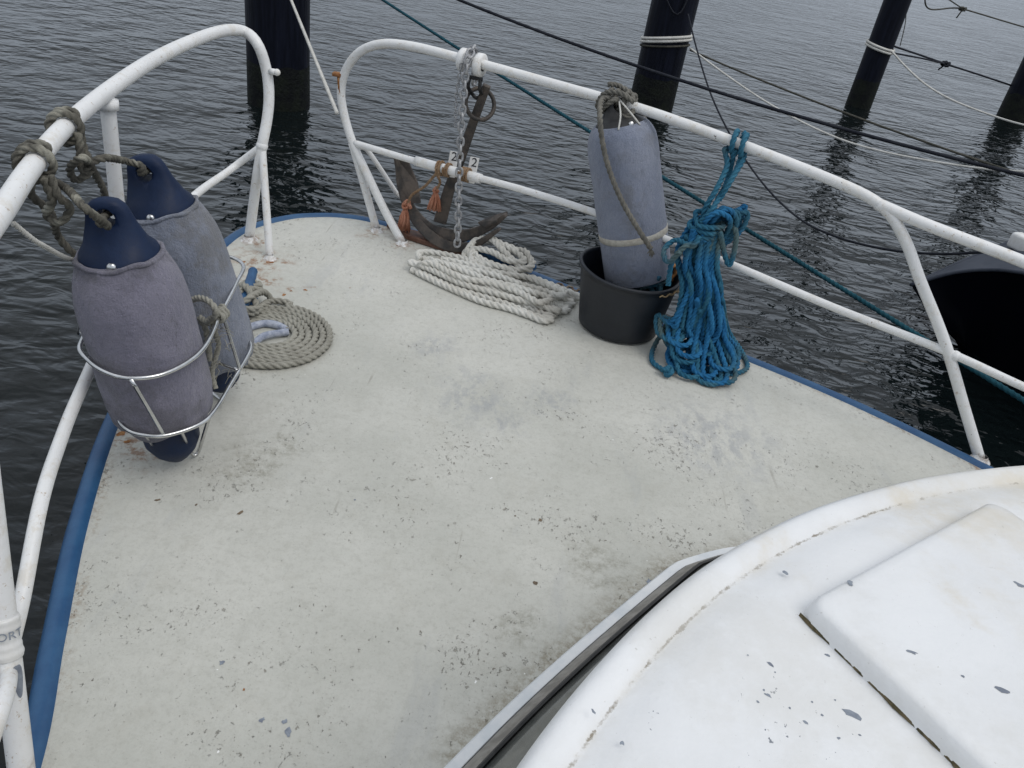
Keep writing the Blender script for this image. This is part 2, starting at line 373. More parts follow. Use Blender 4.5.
M['iron'] = simple('weathered_iron', (.045, .042, .04), (.115, .095, .08), .65, 18, metal=.35, bmp=.002, bscale=60)
M['plank'] = simple('brown_plank', (.075, .03, .018), (.17, .085, .055), .6, 22, bmp=.002)
def pile_mat():
    m, nt, b, P = newmat('tarred_pile')
    c = mixc(nt, ramp(nt, noi(nt, P, 4, 4, .6, stretch=(6, 6, .5)), .35, .7), (.0025, .0035, .008), (.007, .009, .018))
    c = mixc(nt, ramp(nt, noi(nt, P, 5, 4, .7, stretch=(5, 5, .18), off=(3, 3, 0)), .68, .72), c, (.05, .055, .06))
    c = mixc(nt, ramp(nt, noi(nt, P, 9, 5, .7), .72, .76), c, (.04, .04, .042))
    lk(nt, c, b.inputs['Base Color']); b.inputs['Roughness'].default_value = .45; b.inputs['Specular IOR Level'].default_value = .15
    bump(nt, b, noi(nt, P, 9, 4, .6, stretch=(3, 3, .4)), .006); return m
M['pile'] = pile_mat()
M['algae'] = simple('wet_algae', (.003, .004, .005), (.009, .012, .008), .6, 9, bmp=.01, spec=.2)
M['navy'] = simple('navy_plastic', (.002, .011, .040), (.009, .022, .060), .5, 22, lo=.4, hi=.7, rough2=.75, spec=.3, bmp=.0008, bscale=60)
M['dkhull'] = simple('black_hull', (.002, .0025, .005), (.002, .0025, .004), .4, 2, spec=.03)
M['gdeck'] = simple('grey_deck', (.035, .042, .058), (.055, .063, .082), .7, 4, spec=.2)
def cloth(name, c1, c2, c3):
    m, nt, b, P = newmat(name)
    c = mixc(nt, ramp(nt, noi(nt, P, 9, 5, .7), .35, .65), c1, c2)
    c = mixc(nt, ramp(nt, noi(nt, P, 5, 6, .75, off=(5, 2, 1)), .48, .64, 0, .85), c, c3)
    c = mixc(nt, mth(nt, 'MULTIPLY', ramp(nt, noi(nt, P, 28, 5, .75, stretch=(1, 1, .35), off=(1, 7, 3)), .56, .72), .5), c, tuple(x*.55 for x in c3))
    f = noi(nt, P, 260, 3, .8)
    c = mixc(nt, ramp(nt, f, .3, .7, .35, 0), c, tuple(x*.55 for x in c1))
    lk(nt, c, b.inputs['Base Color']); b.inputs['Roughness'].default_value = .95; b.inputs['Specular IOR Level'].default_value = .12
    b.inputs['Sheen Weight'].default_value = .25
    bump(nt, b, mth(nt, 'ADD', f, mth(nt, 'MULTIPLY', noi(nt, P, 16, 5, .65, stretch=(1, 1, .6)), 4.5)), .004); return m
M['cloth_purple'] = cloth('purple_grey_fleece', (.185, .180, .235), (.24, .23, .29), (.145, .14, .165))
M['cloth_blue'] = cloth('blue_grey_fleece', (.20, .225, .285), (.26, .28, .34), (.17, .17, .175))
M['cloth_pale'] = cloth('pale_blue_fleece', (.235, .265, .345), (.29, .315, .39), (.21, .22, .25))
M['r_white'] = rope_mat('white_rope', (.74, .73, .68), (.62, .60, .54), scale=10, c3=(.50, .48, .43))
M['r_grey'] = rope_mat('grey_rope', (.29, .28, .24), (.38, .37, .32), scale=12)
M['r_mossy'] = rope_mat('mossy_rope', (.085, .08, .068), (.16, .152, .125), scale=30, c3=(.31, .30, .25))
M['r_fgrey'] = rope_mat('faded_grey_rope', (.13, .125, .11), (.20, .19, .165), scale=25)
M['r_blue'] = rope_mat('blue_rope', (.012, .115, .27), (.028, .175, .35), scale=9, c3=(.035, .125, .185))
M['r_teal'] = rope_mat('teal_rope', (.018, .11, .19), (.04, .16, .24), scale=9, c3=(.085, .135, .14))
M['r_green'] = rope_mat('green_line', (.007, .058, .082), (.016, .085, .115), scale=8)
M['r_orange'] = rope_mat('orange_rope', (.42, .17, .10), (.55, .27, .18), scale=40)
M['r_brown'] = rope_mat('brown_twine', (.25, .15, .08), (.36, .25, .16), scale=40)
M['r_dark'] = rope_mat('dark_line', (.012, .014, .022), (.025, .028, .036), scale=10)
M['r_pale'] = rope_mat('pale_line', (.55, .54, .50), (.68, .67, .63), scale=10)
M['r_olive'] = rope_mat('olive_line', (.055, .055, .045), (.09, .085, .07), scale=10)
M['tape'] = simple('whipping_tape', (.22, .25, .33), (.42, .45, .52), .7, 60, bmp=.001)
M['webbing'] = simple('pale_webbing', (.50, .48, .42), (.38, .35, .3), .8, 60, bmp=.001)
M['plate'] = simple('white_plate', (.75, .75, .74), (.66, .65, .62), .4, 20)
M['ink'] = simple('black_ink', (.015, .015, .018), None, .5)
def glass_mat():
    m, nt, b, P = newmat('dark_glass')
    b.inputs['Base Color'].default_value = (.06, .065, .06, 1); b.inputs['Roughness'].default_value = .12
    lk(nt, mixc(nt, ramp(nt, noi(nt, P, 12, 5, .7), .4, .7), (.075, .08, .075), (.14, .14, .125)), b.inputs['Base Color']); return m
M['glass'] = glass_mat()

# ================================================================== WATER
def grid_sheet(x0, x1, y0, y1, z):
    return [V((x0, y0, z)), V((x1, y0, z)), V((x1, y1, z)), V((x0, y1, z))], [(0, 1, 2, 3)]
tag(mk('water', grid_sheet(-900, 900, -600, 1200, WZ), M['water'], smooth=False), 'dark rippled harbour water', kind='structure')

# ================================================================== OWN BOAT
LEFT = [(0.05, -1.6), (-.18, -.9), (-.38, -.2), (-.53, .3), (-.621, .641), (-.713, .866), (-.827, 1.152), (-.935, 1.494), (-1.02, 1.9), (-1.068, 2.3), (-1.085, 2.51), (-1.06, 2.70)]
BOW = [(-.965, 2.855), (-.88, 2.92), (-.79, 2.958), (-.672, 2.965)]
RIGHT = [(-.40, 2.90), (-.126, 2.79), (.188, 2.635), (.58, 2.445), (1.018, 2.215), (1.37, 1.965), (1.78, 1.60), (2.15, 1.1), (2.45, .5), (2.65, -.3), (2.75, -1.6)]
EDGE = catmull([V((x, y, 0)) for x, y in LEFT+BOW+RIGHT], .02)
def on_edge(px, py, inset=.03, far=False):
    """the point seen at this pixel that stands over the deck edge, a hand's breadth inboard"""
    best = None; r = ray(px, py); k = r.x/r.y
    cen = V((.6, .6, 0))
    for i in range(len(EDGE)-1):
        p, q = EDGE[i], EDGE[i+1]
        if p.y < .2 or q.y < .2: continue
        a = p.x-k*p.y; b = q.x-k*q.y
        if a*b <= 0 and a != b:
            t = a/(a-b); w = p.lerp(q, t); d = (q-p).normalized(); n = V((d.y, -d.x, 0)); w = w+n*inset
            return V((0, 0, CH)) + r*(w.y/r.y)
    raise ValueError((px, py))
boat = thing('motor_boat', (.6, .6, WZ), 'moored motor boat with worn pale foredeck, white tube rails and white cabin roof', 'boat')

def inset_ring(path, d, z):
    out = []; n = len(path)
    for i, p in enumerate(path):
        t = (path[min(i+1, n-1)]-path[max(i-1, 0)]).normalized(); nn = V((t.y, -t.x, 0)); out.append(V((p.x, p.y, 0))+nn*d+V((0, 0, z)))
    return out
def blob(c, r, z, n=9, el=1.0, ang=0.0):
    v = []
    for k in range(n):
        a = 2*math.pi*k/n; rr = r*random.uniform(.45, 1.1)
        x, y = rr*math.cos(a)*el, rr*math.sin(a)
        v.append(V((c[0]+x*math.cos(ang)-y*math.sin(ang), c[1]+x*math.sin(ang)+y*math.cos(ang), z)))
    return v, [tuple(range(n))]
def build_deck():
    rings = [inset_ring(EDGE, d, z) for d, z in ((.0, -.012), (.006, .0), (.022, .0005), (.045, 0), (.08, 0))]
    n = len(EDGE); v = [p for r in rings for p in r]; f = []
    for i in range(len(rings)-1):
        for k in range(n-1): f.append((i*n+k, (i+1)*n+k, (i+1)*n+k+1, i*n+k+1))
    f.append(tuple((len(rings)-1)*n+k for k in range(n)))
    nf = len(f); nv = len(v); kk = []
    for (bv, bf), k in FLAKES:
        f += [tuple(i+len(v) for i in q) for q in bf]; v += bv; kk.append(k)
    me = mesh('deck', (v, f))
    at = me.attributes.new('edge', 'FLOAT', 'POINT')
    for i in range(nv): at.data[i].value = {0: 1, 1: 1, 2: .8, 3: .12, 4: 0}[i//n]
    for i, k in enumerate(kk): me.polygons[nf+i].material_index = k
    return link('deck', me, [M['deck'], M['chip_grey'], M['rust'], M['chip_brown']], boat, smooth=False)
FLAKES = []
for px, py, r, el, k in [(355, 500, .004, 1, 1), (262, 720, .005, 1.3, 1), (285, 722, .006, 1.2, 1), (288, 732, .007, 1.5, 1), (222, 663, .006, 1, 1), (652, 583, .011, 1.5, 1), (244, 690, .003, 1, 2), (158, 500, .004, 2, 3), (196, 505, .004, 1, 3), (240, 513, .004, 2.5, 3),
                         (284, 295, .010, 1.4, 2), (305, 290, .007, 1.4, 2), (291, 291, .005, 1.6, 2), (350, 288, .003, 1, 2), (122, 434, .010, 1.4, 2), (128, 442, .007, 1.3, 2), (270, 262, .012, 1.4, 2), (243, 262, .009, 1.4, 2), (400, 246, .009, 1.6, 2), (377, 232, .008, 1.5, 2),
                         (960, 455, .008, 2, 2), (540, 520, .006, 1.3, 3), (515, 516, .003, 1, 3), (535, 583, .006, 1.1, 3)]:
    FLAKES.append((blob(onz(px, py), r, .0007, el=el, ang=random.random()*3, n=11), k))
deck = build_deck()
# blue rubbing strip: D section along the whole edge
def build_strip():
    prof = [(.012, -.004), (.004, .006), (-.010, .010), (-.024, .005), (-.034, -.010), (-.036, -.028), (-.030, -.045), (-.010, -.055), (0.004, -.055)]
    n = len(EDGE); v, f = [], []
    for d, z in prof: v += inset_ring(EDGE, d, z)
    for p in range(len(prof)-1):
        for k in range(n-1): f.append((p*n+k, p*n+k+1, (p+1)*n+k+1, (p+1)*n+k))
    return v, f
mk('rubbing_strip', build_strip(), M['blue'], boat)
def build_hull():
    lv = [(.0, -.03), (.03, -.25), (.10, -.55), (.20, -.85), (.38, -1.1)]; n = len(EDGE); v, f = [], []
    for d, z in lv: v += inset_ring(EDGE, d, z)
    for p in range(len(lv)-1):
        for k in range(n-1): f.append((p*n+k, p*n+k+1, (p+1)*n+k+1, (p+1)*n+k))
    return v, f
mk('hull', build_hull(), M['hull'], boat)

# ---------------- rails
def text_mesh(s, size, ext=.0006):
    cu = bpy.data.curves.new('t', 'FONT'); cu.body = s; cu.size = size; cu.extrude = ext; cu.align_x = 'CENTER'; cu.align_y = 'CENTER'; cu.resolution_u = 4
    o = bpy.data.objects.new('t', cu); COL.objects.link(o); dg = bpy.context.evaluated_depsgraph_get()
    me = o.evaluated_get(dg).to_mesh(); r = ([v.co.copy() for v in me.vertices], [tuple(p.vertices) for p in me.polygons])
    bpy.data.objects.remove(o); return r
JW = .021
def joint(p, r): return [V(p)+q*r for q in [V(x) for x in ICO[0]]], ICO[1]
_b = bmesh.new(); bmesh.ops.create_icosphere(_b, subdivisions=2, radius=1); _b.verts.index_update()
ICO = ([v.co.copy() for v in _b.verts], [tuple(v.index for v in f.verts) for f in _b.faces]); _b.free()
# left rail
ltop = [V((-.50, .20, .70)), V((-.64, .62, .72)), on_edge(-2, 217), on_edge(28, 172), on_edge(62, 130), on_edge(105, 93), on_edge(150, 62), on_edge(190, 42), on_edge(222, 31), on_edge(243, 31),
        atY(257, 43, 2.66), atY(266, 68, 2.67), atY(269, 95, 2.66), atY(267, 120, 2.64), atY(262, 146, 2.61), atY(256, 185, 2.61), onz(249, 240, -.005)]
lrail = mk('guard_rail', tube(ltop, .0175), M['white'], boat); tag(lrail, 'left bow rail beside the two lashed fenders')
lmid = [atY(262, 146, 2.61), on_edge(230, 170), on_edge(185, 205), on_edge(130, 285), on_edge(80, 392), on_edge(60, 442), on_edge(41, 502), atY(22, 600, .80), atY(9, 655, .735), atY(0, 712, .60), V((-.53, .3, .19))]
mk('mid_rail', tube(lmid, .0122), M['white'], lrail)
pa = on_edge(107, 98); pb = V((pa.x-.035, pa.y+.02, -.005))
mk('stanchion', join(tube([pa, pb], .0165), tube([pa-V((0, 0, .004)), pa-V((0, 0, .03))], .023)), M['white'], lrail)
jl = atY(262, 146, 2.61)
mk('stanchion', tube([jl+V((0, 0, -.005)), onz(270, 259, -.005)], .013), M['white'], lrail)
mk('weld', joint(jl, .0205), M['white'], lrail)
sA = atY(-5, 553, .76); sB = atY(22, 775, .625); sdir = (sB-sA).normalized()
sB0 = sB+sdir*((sB.z+.005)/-sdir.z); sT = sA-sdir*((.715-sA.z)/-sdir.z)
mk('stanchion', tube([sT, sA, sB, sB0], .0185), M['white'], lrail)
jn = sA.lerp(sB, .36)
tv = tube([jn-sdir*.03, jn-sdir*.01, jn+sdir*.012, jn+sdir*.034], lambda t: .0205+.0012*math.sin(t*9)+.0006*math.sin(t*31), step=.003, n=24)
tp_ = mk('tape', tv, M['plate'], lrail)
def cyl_patch(M_, R_c, a0, da, z0, dz, n=20):
    v = [M_ @ V((R_c*math.cos(a0), R_c*math.sin(a0), z0))]
    rings = 4
    for r_i in range(1, rings+1):
        for k in range(n):
            t = 2*math.pi*k/n; q = r_i/rings*(1+.12*math.sin(3*t)); v.append(M_ @ V((R_c*math.cos(a0+da*q*math.cos(t)), R_c*math.sin(a0+da*q*math.cos(t)), z0+dz*q*math.sin(t))))
    f = [(0, 1+k, 1+(k+1) % n) for k in range(n)]
    for r_i in range(rings-1):
        for k in range(n): f.append((1+r_i*n+k, 1+(r_i+1)*n+k, 1+(r_i+1)*n+(k+1) % n, 1+r_i*n+(k+1) % n))
    return v, f
F0 = frame(jn, -sdir, (1, 0, 0)); tc_ = (F0.inverted() @ V((0, 0, CH))); a0_ = math.atan2(tc_.y, tc_.x)
mk('primer_patch', cyl_patch(F0, .0191, a0_+.55, .42, -.066, .026), M['chip_grey'], lrail)
# faded lettering printed round the tape
tx = text_mesh('SPORT', .017)
mk('lettering', ([F0 @ V((.0214*math.cos(a0_+p.x/.0205-.05), .0214*math.sin(a0_+p.x/.0205-.05), p.y)) if False else F0 @ V(((.0226+p.z*.3)*math.cos(a0_+p.x/.0205-.1), (.0226+p.z*.3)*math.sin(a0_+p.x/.0205-.1), p.y+.006)) for p in tx[0]], tx[1]), M['chip_grey'], tp_, False)
# bracket stubs at the loops
lb = atY(270, 71, 2.66)
mk('bracket', join(tube([lb, lb+V((.022, -.002, 0))], .010, n=10), joint(lb+V((.024, -.002, 0)), .0115)), M['white'], lrail)

# right rail
RA, RB = onz(405, 243), V((1.42, 2.0, 0))
def R_(px, py): return onpl(px, py, RA, RB)
rtop = [onz(403, 244, -.005), R_(385, 211), R_(368, 176), R_(354, 146), R_(345, 118), R_(341, 92), R_(346, 70), R_(360, 52), R_(382, 44), R_(415, 47), R_(470, 61), R_(560, 86), R_(650, 112), R_(750, 148), R_(850, 188), R_(885, 209), R_(905, 240), R_(920, 280), R_(945, 343), R_(965, 410), onz(980, 460, -.005)]
rrail = mk('guard_rail', tube(rtop, .0156), M['white'], boat); tag(rrail, 'right bow rail carrying the anchor chain and blue rope')
aft = [R_(876, 203), R_(930, 226), R_(1024, 262), R_(1120, 302), R_(1300, 380)]
mk('top_rail', tube(aft, .0162), M['white'], rrail)
mk('weld', joint(R_(880, 205), .0176), M['white'], rrail)
rmid = [R_(354, 143), R_(425, 164), R_(475, 177), R_(520, 189), R_(590, 211), R_(660, 237), R_(730, 264), R_(835, 308), R_(945, 351), R_(1024, 387), R_(1150, 442)]
mk('mid_rail', tube(rmid, .0120), M['white'], rrail)
mk('rail_sleeve', tube([R_(416, 161), R_(445, 169), R_(481, 179)], .0175), M['white'], rrail)
mk('stanchion', tube([R_(352, 143), onz(377, 231, -.005)], .015), M['white'], rrail)
sp_ = R_(356, 147); mk('brace', tube([sp_, sp_+V((.03, .05, -.02)), atY(399, 197, 3.05)], .0095), M['white'], rrail)
mk('weld', joint(R_(955, 356), .0168), M['white'], rrail)
rb = R_(343, 77)
mk('bracket', join(box((0, 0, 0), (.036, .03, .012), Matrix.Translation(rb+V((-.018, 0, .006)))), tube([rb+V((-.012, -.005, 0)), rb+V((-.006, -.004, -.06)), rb+V((.004, -.0, -.13))], .009, n=8)), M['rust'], rrail)

# number plates tied to the mid rail, each with its figure
camp = V((0, 0, CH))
for px, py, rot in ((448, 166, .12), (468, 172, .10)):
    c = R_(px, py)+V((.012, .026, 0)); z = (camp-c).normalized(); z = V((z.x+.15, z.y, z.z*.35))
    Mx = frame(c, z, (1, -.45, -.1)) @ Matrix.Rotation(rot, 4, 'Z')
    pl = mk('number_plate', xf(bevel(box((0, 0, 0), (.033, .092, .002)), .001, 1), Mx), M['plate'], rrail, False)
    mk('number', xf(text_mesh('2', .044), Mx @ Matrix.Translation((.001, .027, .0018))), M['ink'], rrail, False)

for p_, r_f, par in ((onz(980, 460), .0168, rrail), (onz(403, 244), .0168, rrail), (onz(377, 231), .015, rrail), (onz(270, 259), .013, lrail), (onz(249, 240), .0188, lrail)):
    mk('foot_weld', xf(lathe([(r_f*1.75, -.001), (r_f*1.6, .003), (r_f*1.25, .006), (r_f*1.06, .013), (r_f*.9, .016)], 24), Matrix.Translation((p_.x, p_.y, 0))), M['white'], par)
# white chain rollers on the top rail
ra = (R_(490, 66)-R_(455, 57)).normalized()
for px, py in ((464, 60), (480, 65)):
    c = R_(px, py); Mx = frame(c, ra)
    rl = lathe([(.018, -.013), (.032, -.013), (.037, -.009), (.037, .009), (.032, .013), (.018, .013)], 28)
    mk('roller_cheek', xf(rl, Mx), M['white'], rrail)

# brown wooden anchor platform at the bow
pq = [onz(393, 232), onz(402, 245), onz(478, 262), onz(470, 243)]
v = [V((p.x, p.y, z)) for z in (.001, .022) for p in [V((-.60, 2.93, 0)), V((-.50, 2.845, 0)), V((-.17, 2.735, 0)), V((-.235, 2.86, 0))]]
mk('bow_plank', bevel((v, [(0, 1, 2, 3), (7, 6, 5, 4), (0, 4, 5, 1), (1, 5, 6, 2), (2, 6, 7, 3), (3, 7, 4, 0)]), .004), M['plank'], boat, False)

# ---------------- cleats (blue horns)
def cleat(c, ang, L=.26):
    Mx = Matrix.Translation(c) @ Matrix.Rotation(ang, 4, 'Z')
    v = join(tube([V((-L/2, 0, .062)), V((-L*.3, 0, .052)), V((0, 0, .047)), V((L*.3, 0, .052)), V((L/2, 0, .062))], lambda t: .0135+.007*(1-abs(2*t-1)), step=.008),
             tube([V((-.04, 0, -.002)), V((-.04, 0, .045))], .014, step=.01), tube([V((.04, 0, -.002)), V((.04, 0, .045))], .014, step=.01),
             joint(V((-L/2, 0, .062)), .0155), joint(V((L/2, 0, .062)), .0155), bevel(box((0, 0, .004), (.14, .05, .008)), .002))
    return xf(v, Mx)
c1a, c1b = onz(470, 247, .05), onz(532, 270, .05)
clR = (c1a+c1b)/2; clR.z = 0; angR = math.atan2(c1b.y-c1a.y, c1b.x-c1a.x)
mk('cleat', cleat(clR, angR, (c1b-c1a).length), M['blue'], boat)
c2a, c2b = onz(253, 275, .05), onz(238, 318, .05)
clL = (c2a+c2b)/2; clL.z = 0; angL = math.atan2(c2b.y-c2a.y, c2b.x-c2a.x)
mk('cleat', cleat(clL, angL, (c2b-c2a).length), M['blue'], boat)

# ---------------- cabin: coaming, windscreen, roof
def B(s, l, z=0): return V((-1+.6*s+.8*l, 2.85-.8*s+.6*l, z))
cpath = [V((-.62, -.55, 0)), V((-.30, .27, 0)), V((.01, .76, 0)), V((.18, 1.0, 0)), V((.415, 1.295, 0)), V((.455, 1.33, 0)), V((.60, 1.405, 0)), V((.80, 1.42, 0)), V((1.10, 1.33, 0)), V((1.4, 1.1, 0)), V((1.9, .2, 0)), V((2.2, -.8, 0))]
CP = catmull(cpath, .03)
def ribbon(path, prof):
    n = len(path); v, f = [], []
    for d, z in prof: v += inset_ring(path, d, z)
    for p in range(len(prof)-1):
        for k in range(n-1): f.append((p*n+k, p*n+k+1, (p+1)*n+k+1, (p+1)*n+k))
    return v, f
mk('coaming', ribbon(CP, [(-.004, -.001), (-.002, .016), (.002, .021), (.020, .022), (.023, .020), (.024, .0)]), M['coam'], boat, False)
wf_ = mk('window_frame', ribbon(CP, [(.024, .012), (.0262, .032), (.029, .036), (.050, .062), (.054, .062), (.056, .05)]), M['alu'], boat, False)
mk('gasket', ribbon(CP, [(.0235, .014), (.0225, .026), (.0265, .030), (.0275, .029)]), M['black'], wf_, False)
mk('gasket', ribbon(CP, [(.051, .0635), (.055, .0685), (.059, .067), (.059, .054)]), M['black'], wf_, False)
mk('window_pane', ribbon(CP, [(.056, .054), (.30, .445), (.31, .445)]), M['glass'], boat, False)
ZR = .507
CHIPS = ([], [])
for px, py, r, el, z in [(786, 573, .0050, 1, 0), (850, 583, .0055, 1.1, 1), (853, 715, .006, 2.8, 0), (839, 738, .0025, 1, 0), (912, 652, .0032, 2.5, 1), (1003, 690, .006, 2.6, 1), (594, 712, .0025, 2, 0), (622, 743, .003, 1.2, 0),
                         (963, 676, .0024, 1, 1), (770, 664, .003, 2, 0), (805, 722, .0025, 1.6, 0), (822, 715, .0025, 1, 0), (812, 702, .002, 1, 0), (768, 695, .0025, 2, 0), (790, 708, .0016, 1, 0), (828, 655, .0025, 2, 0), (764, 690, .0018, 1, 0), (1020, 585, .005, 2, 1),
                         (775, 672, .0015, 1, 0), (758, 702, .0018, 1.5, 0), (835, 700, .0016, 1, 0), (860, 735, .0018, 1, 0), (748, 655, .0012, 1, 0)]:
    zz = ZR+.0003+(.0297 if z else 0)
    CHIPS[z].append(blob(onz(px, py, zz), r, zz, el=el, ang=random.uniform(2, 3)))
def build_roof():
    pts = []
    for l in (-.9, -.8, -.64, -.5, -.35, -.2, 0, .2, .35, .52, .7, .82, .9): pts.append(B(2.39+(.40 if l < 0 else .29)*l*l+(.0 if abs(l) < .85 else .04), l+.05))
    pts = [B(5.2, -.98), B(4.2, -1.0), B(3.2, -1.0), B(2.9, -.99)]+pts+[B(2.9, 1.07), B(3.2, 1.1), B(4.2, 1.1), B(5.2, 1.08)]
    pts[4+2] = V((.06-.03, .46-.0, 0)) if False else pts[4+2]
    path = catmull(pts, .02)
    prof = [(.03, .435), (.006, .437), (.0, .445), (-.002, .470), (.003, .488), (.012, .497), (.022, .499), (.034, .495), (.042, .490), (.046, .4885), (.052, .4895), (.070, .499), (.10, .5045), (.14, .507)]
    n = len(path); v, f = [], []
    for d, z in prof: v += inset_ring(path, d, z)
    for p in range(len(prof)-1):
        for k in range(n-1): f.append((p*n+k, p*n+k+1, (p+1)*n+k+1, (p+1)*n+k))
    f.append(tuple((len(prof)-1)*n+k for k in range(n)))
    nf, nv = len(f), len(v)
    for (bv, bf) in CHIPS[0]: f += [tuple(i+len(v) for i in q) for q in bf]; v += bv
    me = mesh('cabin_roof', (v, f)); at = me.attributes.new('edge', 'FLOAT', 'POINT')
    w = {8: .45, 9: 1.0, 10: .45}
    for i in range(nv): at.data[i].value = w.get(i//n, 0)
    for i in range(nf, len(me.polygons)): me.polygons[i].material_index = 1
    o = link('cabin_roof', me, [M['roof'], M['chip_grey']], boat)
    return o
roof = build_roof(); tag(roof, 'white painted cabin roof with rolled lip and chipped paint')
h0, h1, h2 = onz(808, 600, ZR+.028), onz(985, 503, ZR+.028), onz(985, 768, ZR+.028)
dx = (h1-h0); dy = (h2-h0)
dx.z = dy.z = 0
hx = dx.normalized(); hy = (dy-hx*dy.dot(hx)*1.0).normalized(); hy = (dy.normalized()*.9+hy*.1).normalized()
hc = [h0, h0+hx*.47, h0+hx*.47+hy*.62, h0+hy*.62]
def hatch():
    v = []
    for z, g in ((ZR-.004, .006), (ZR+.010, .003), (ZR+.024, -.001), (ZR+.0285, -.008), (ZR+.0295, -.02)):
        ce = sum((p for p in hc), V())/4
        for i, p in enumerate(hc):
            a = hc[i-1]; b = hc[(i+1) % 4]; da = (a-p).normalized(); db = (b-p).normalized()
            rad = .022
            for k in range(7):
                t = k/6; q = p+da*rad*(1-t)**1.6+db*rad*t**1.6 + (da+db)*(.0)
                out = -(da+db).normalized(); q2 = q+out*g*1.2
                v.append(V((q2.x, q2.y, z)))
    n = 28; f = []
    for r in range(4):
        for k in range(n): f.append((r*n+k, r*n+(k+1) % n, (r+1)*n+(k+1) % n, (r+1)*n+k))
    f.append(tuple(4*n+k for k in range(n))); return v, f
hv, hf = hatch(); nh = len(hf)
for (bv, bf) in CHIPS[1]: hf += [tuple(i+len(hv) for i in q) for q in bf]; hv += bv
hm_ = mesh('roof_hatch', (hv, hf))
for i in range(nh, len(hm_.polygons)): hm_.polygons[i].material_index = 1
link('roof_hatch', hm_, [M['roof'], M['chip_grey']], roof)
# moss and grime in the crack under the hatch edge
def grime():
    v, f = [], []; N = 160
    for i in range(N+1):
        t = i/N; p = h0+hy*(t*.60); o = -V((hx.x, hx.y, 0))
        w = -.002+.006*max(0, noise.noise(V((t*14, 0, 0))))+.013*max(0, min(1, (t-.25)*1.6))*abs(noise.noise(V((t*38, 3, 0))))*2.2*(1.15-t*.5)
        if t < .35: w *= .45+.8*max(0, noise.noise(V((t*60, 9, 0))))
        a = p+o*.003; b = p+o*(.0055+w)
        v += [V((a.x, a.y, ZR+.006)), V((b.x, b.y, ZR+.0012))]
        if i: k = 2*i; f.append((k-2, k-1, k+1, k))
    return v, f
mk('moss', grime(), M['moss'], roof, False)
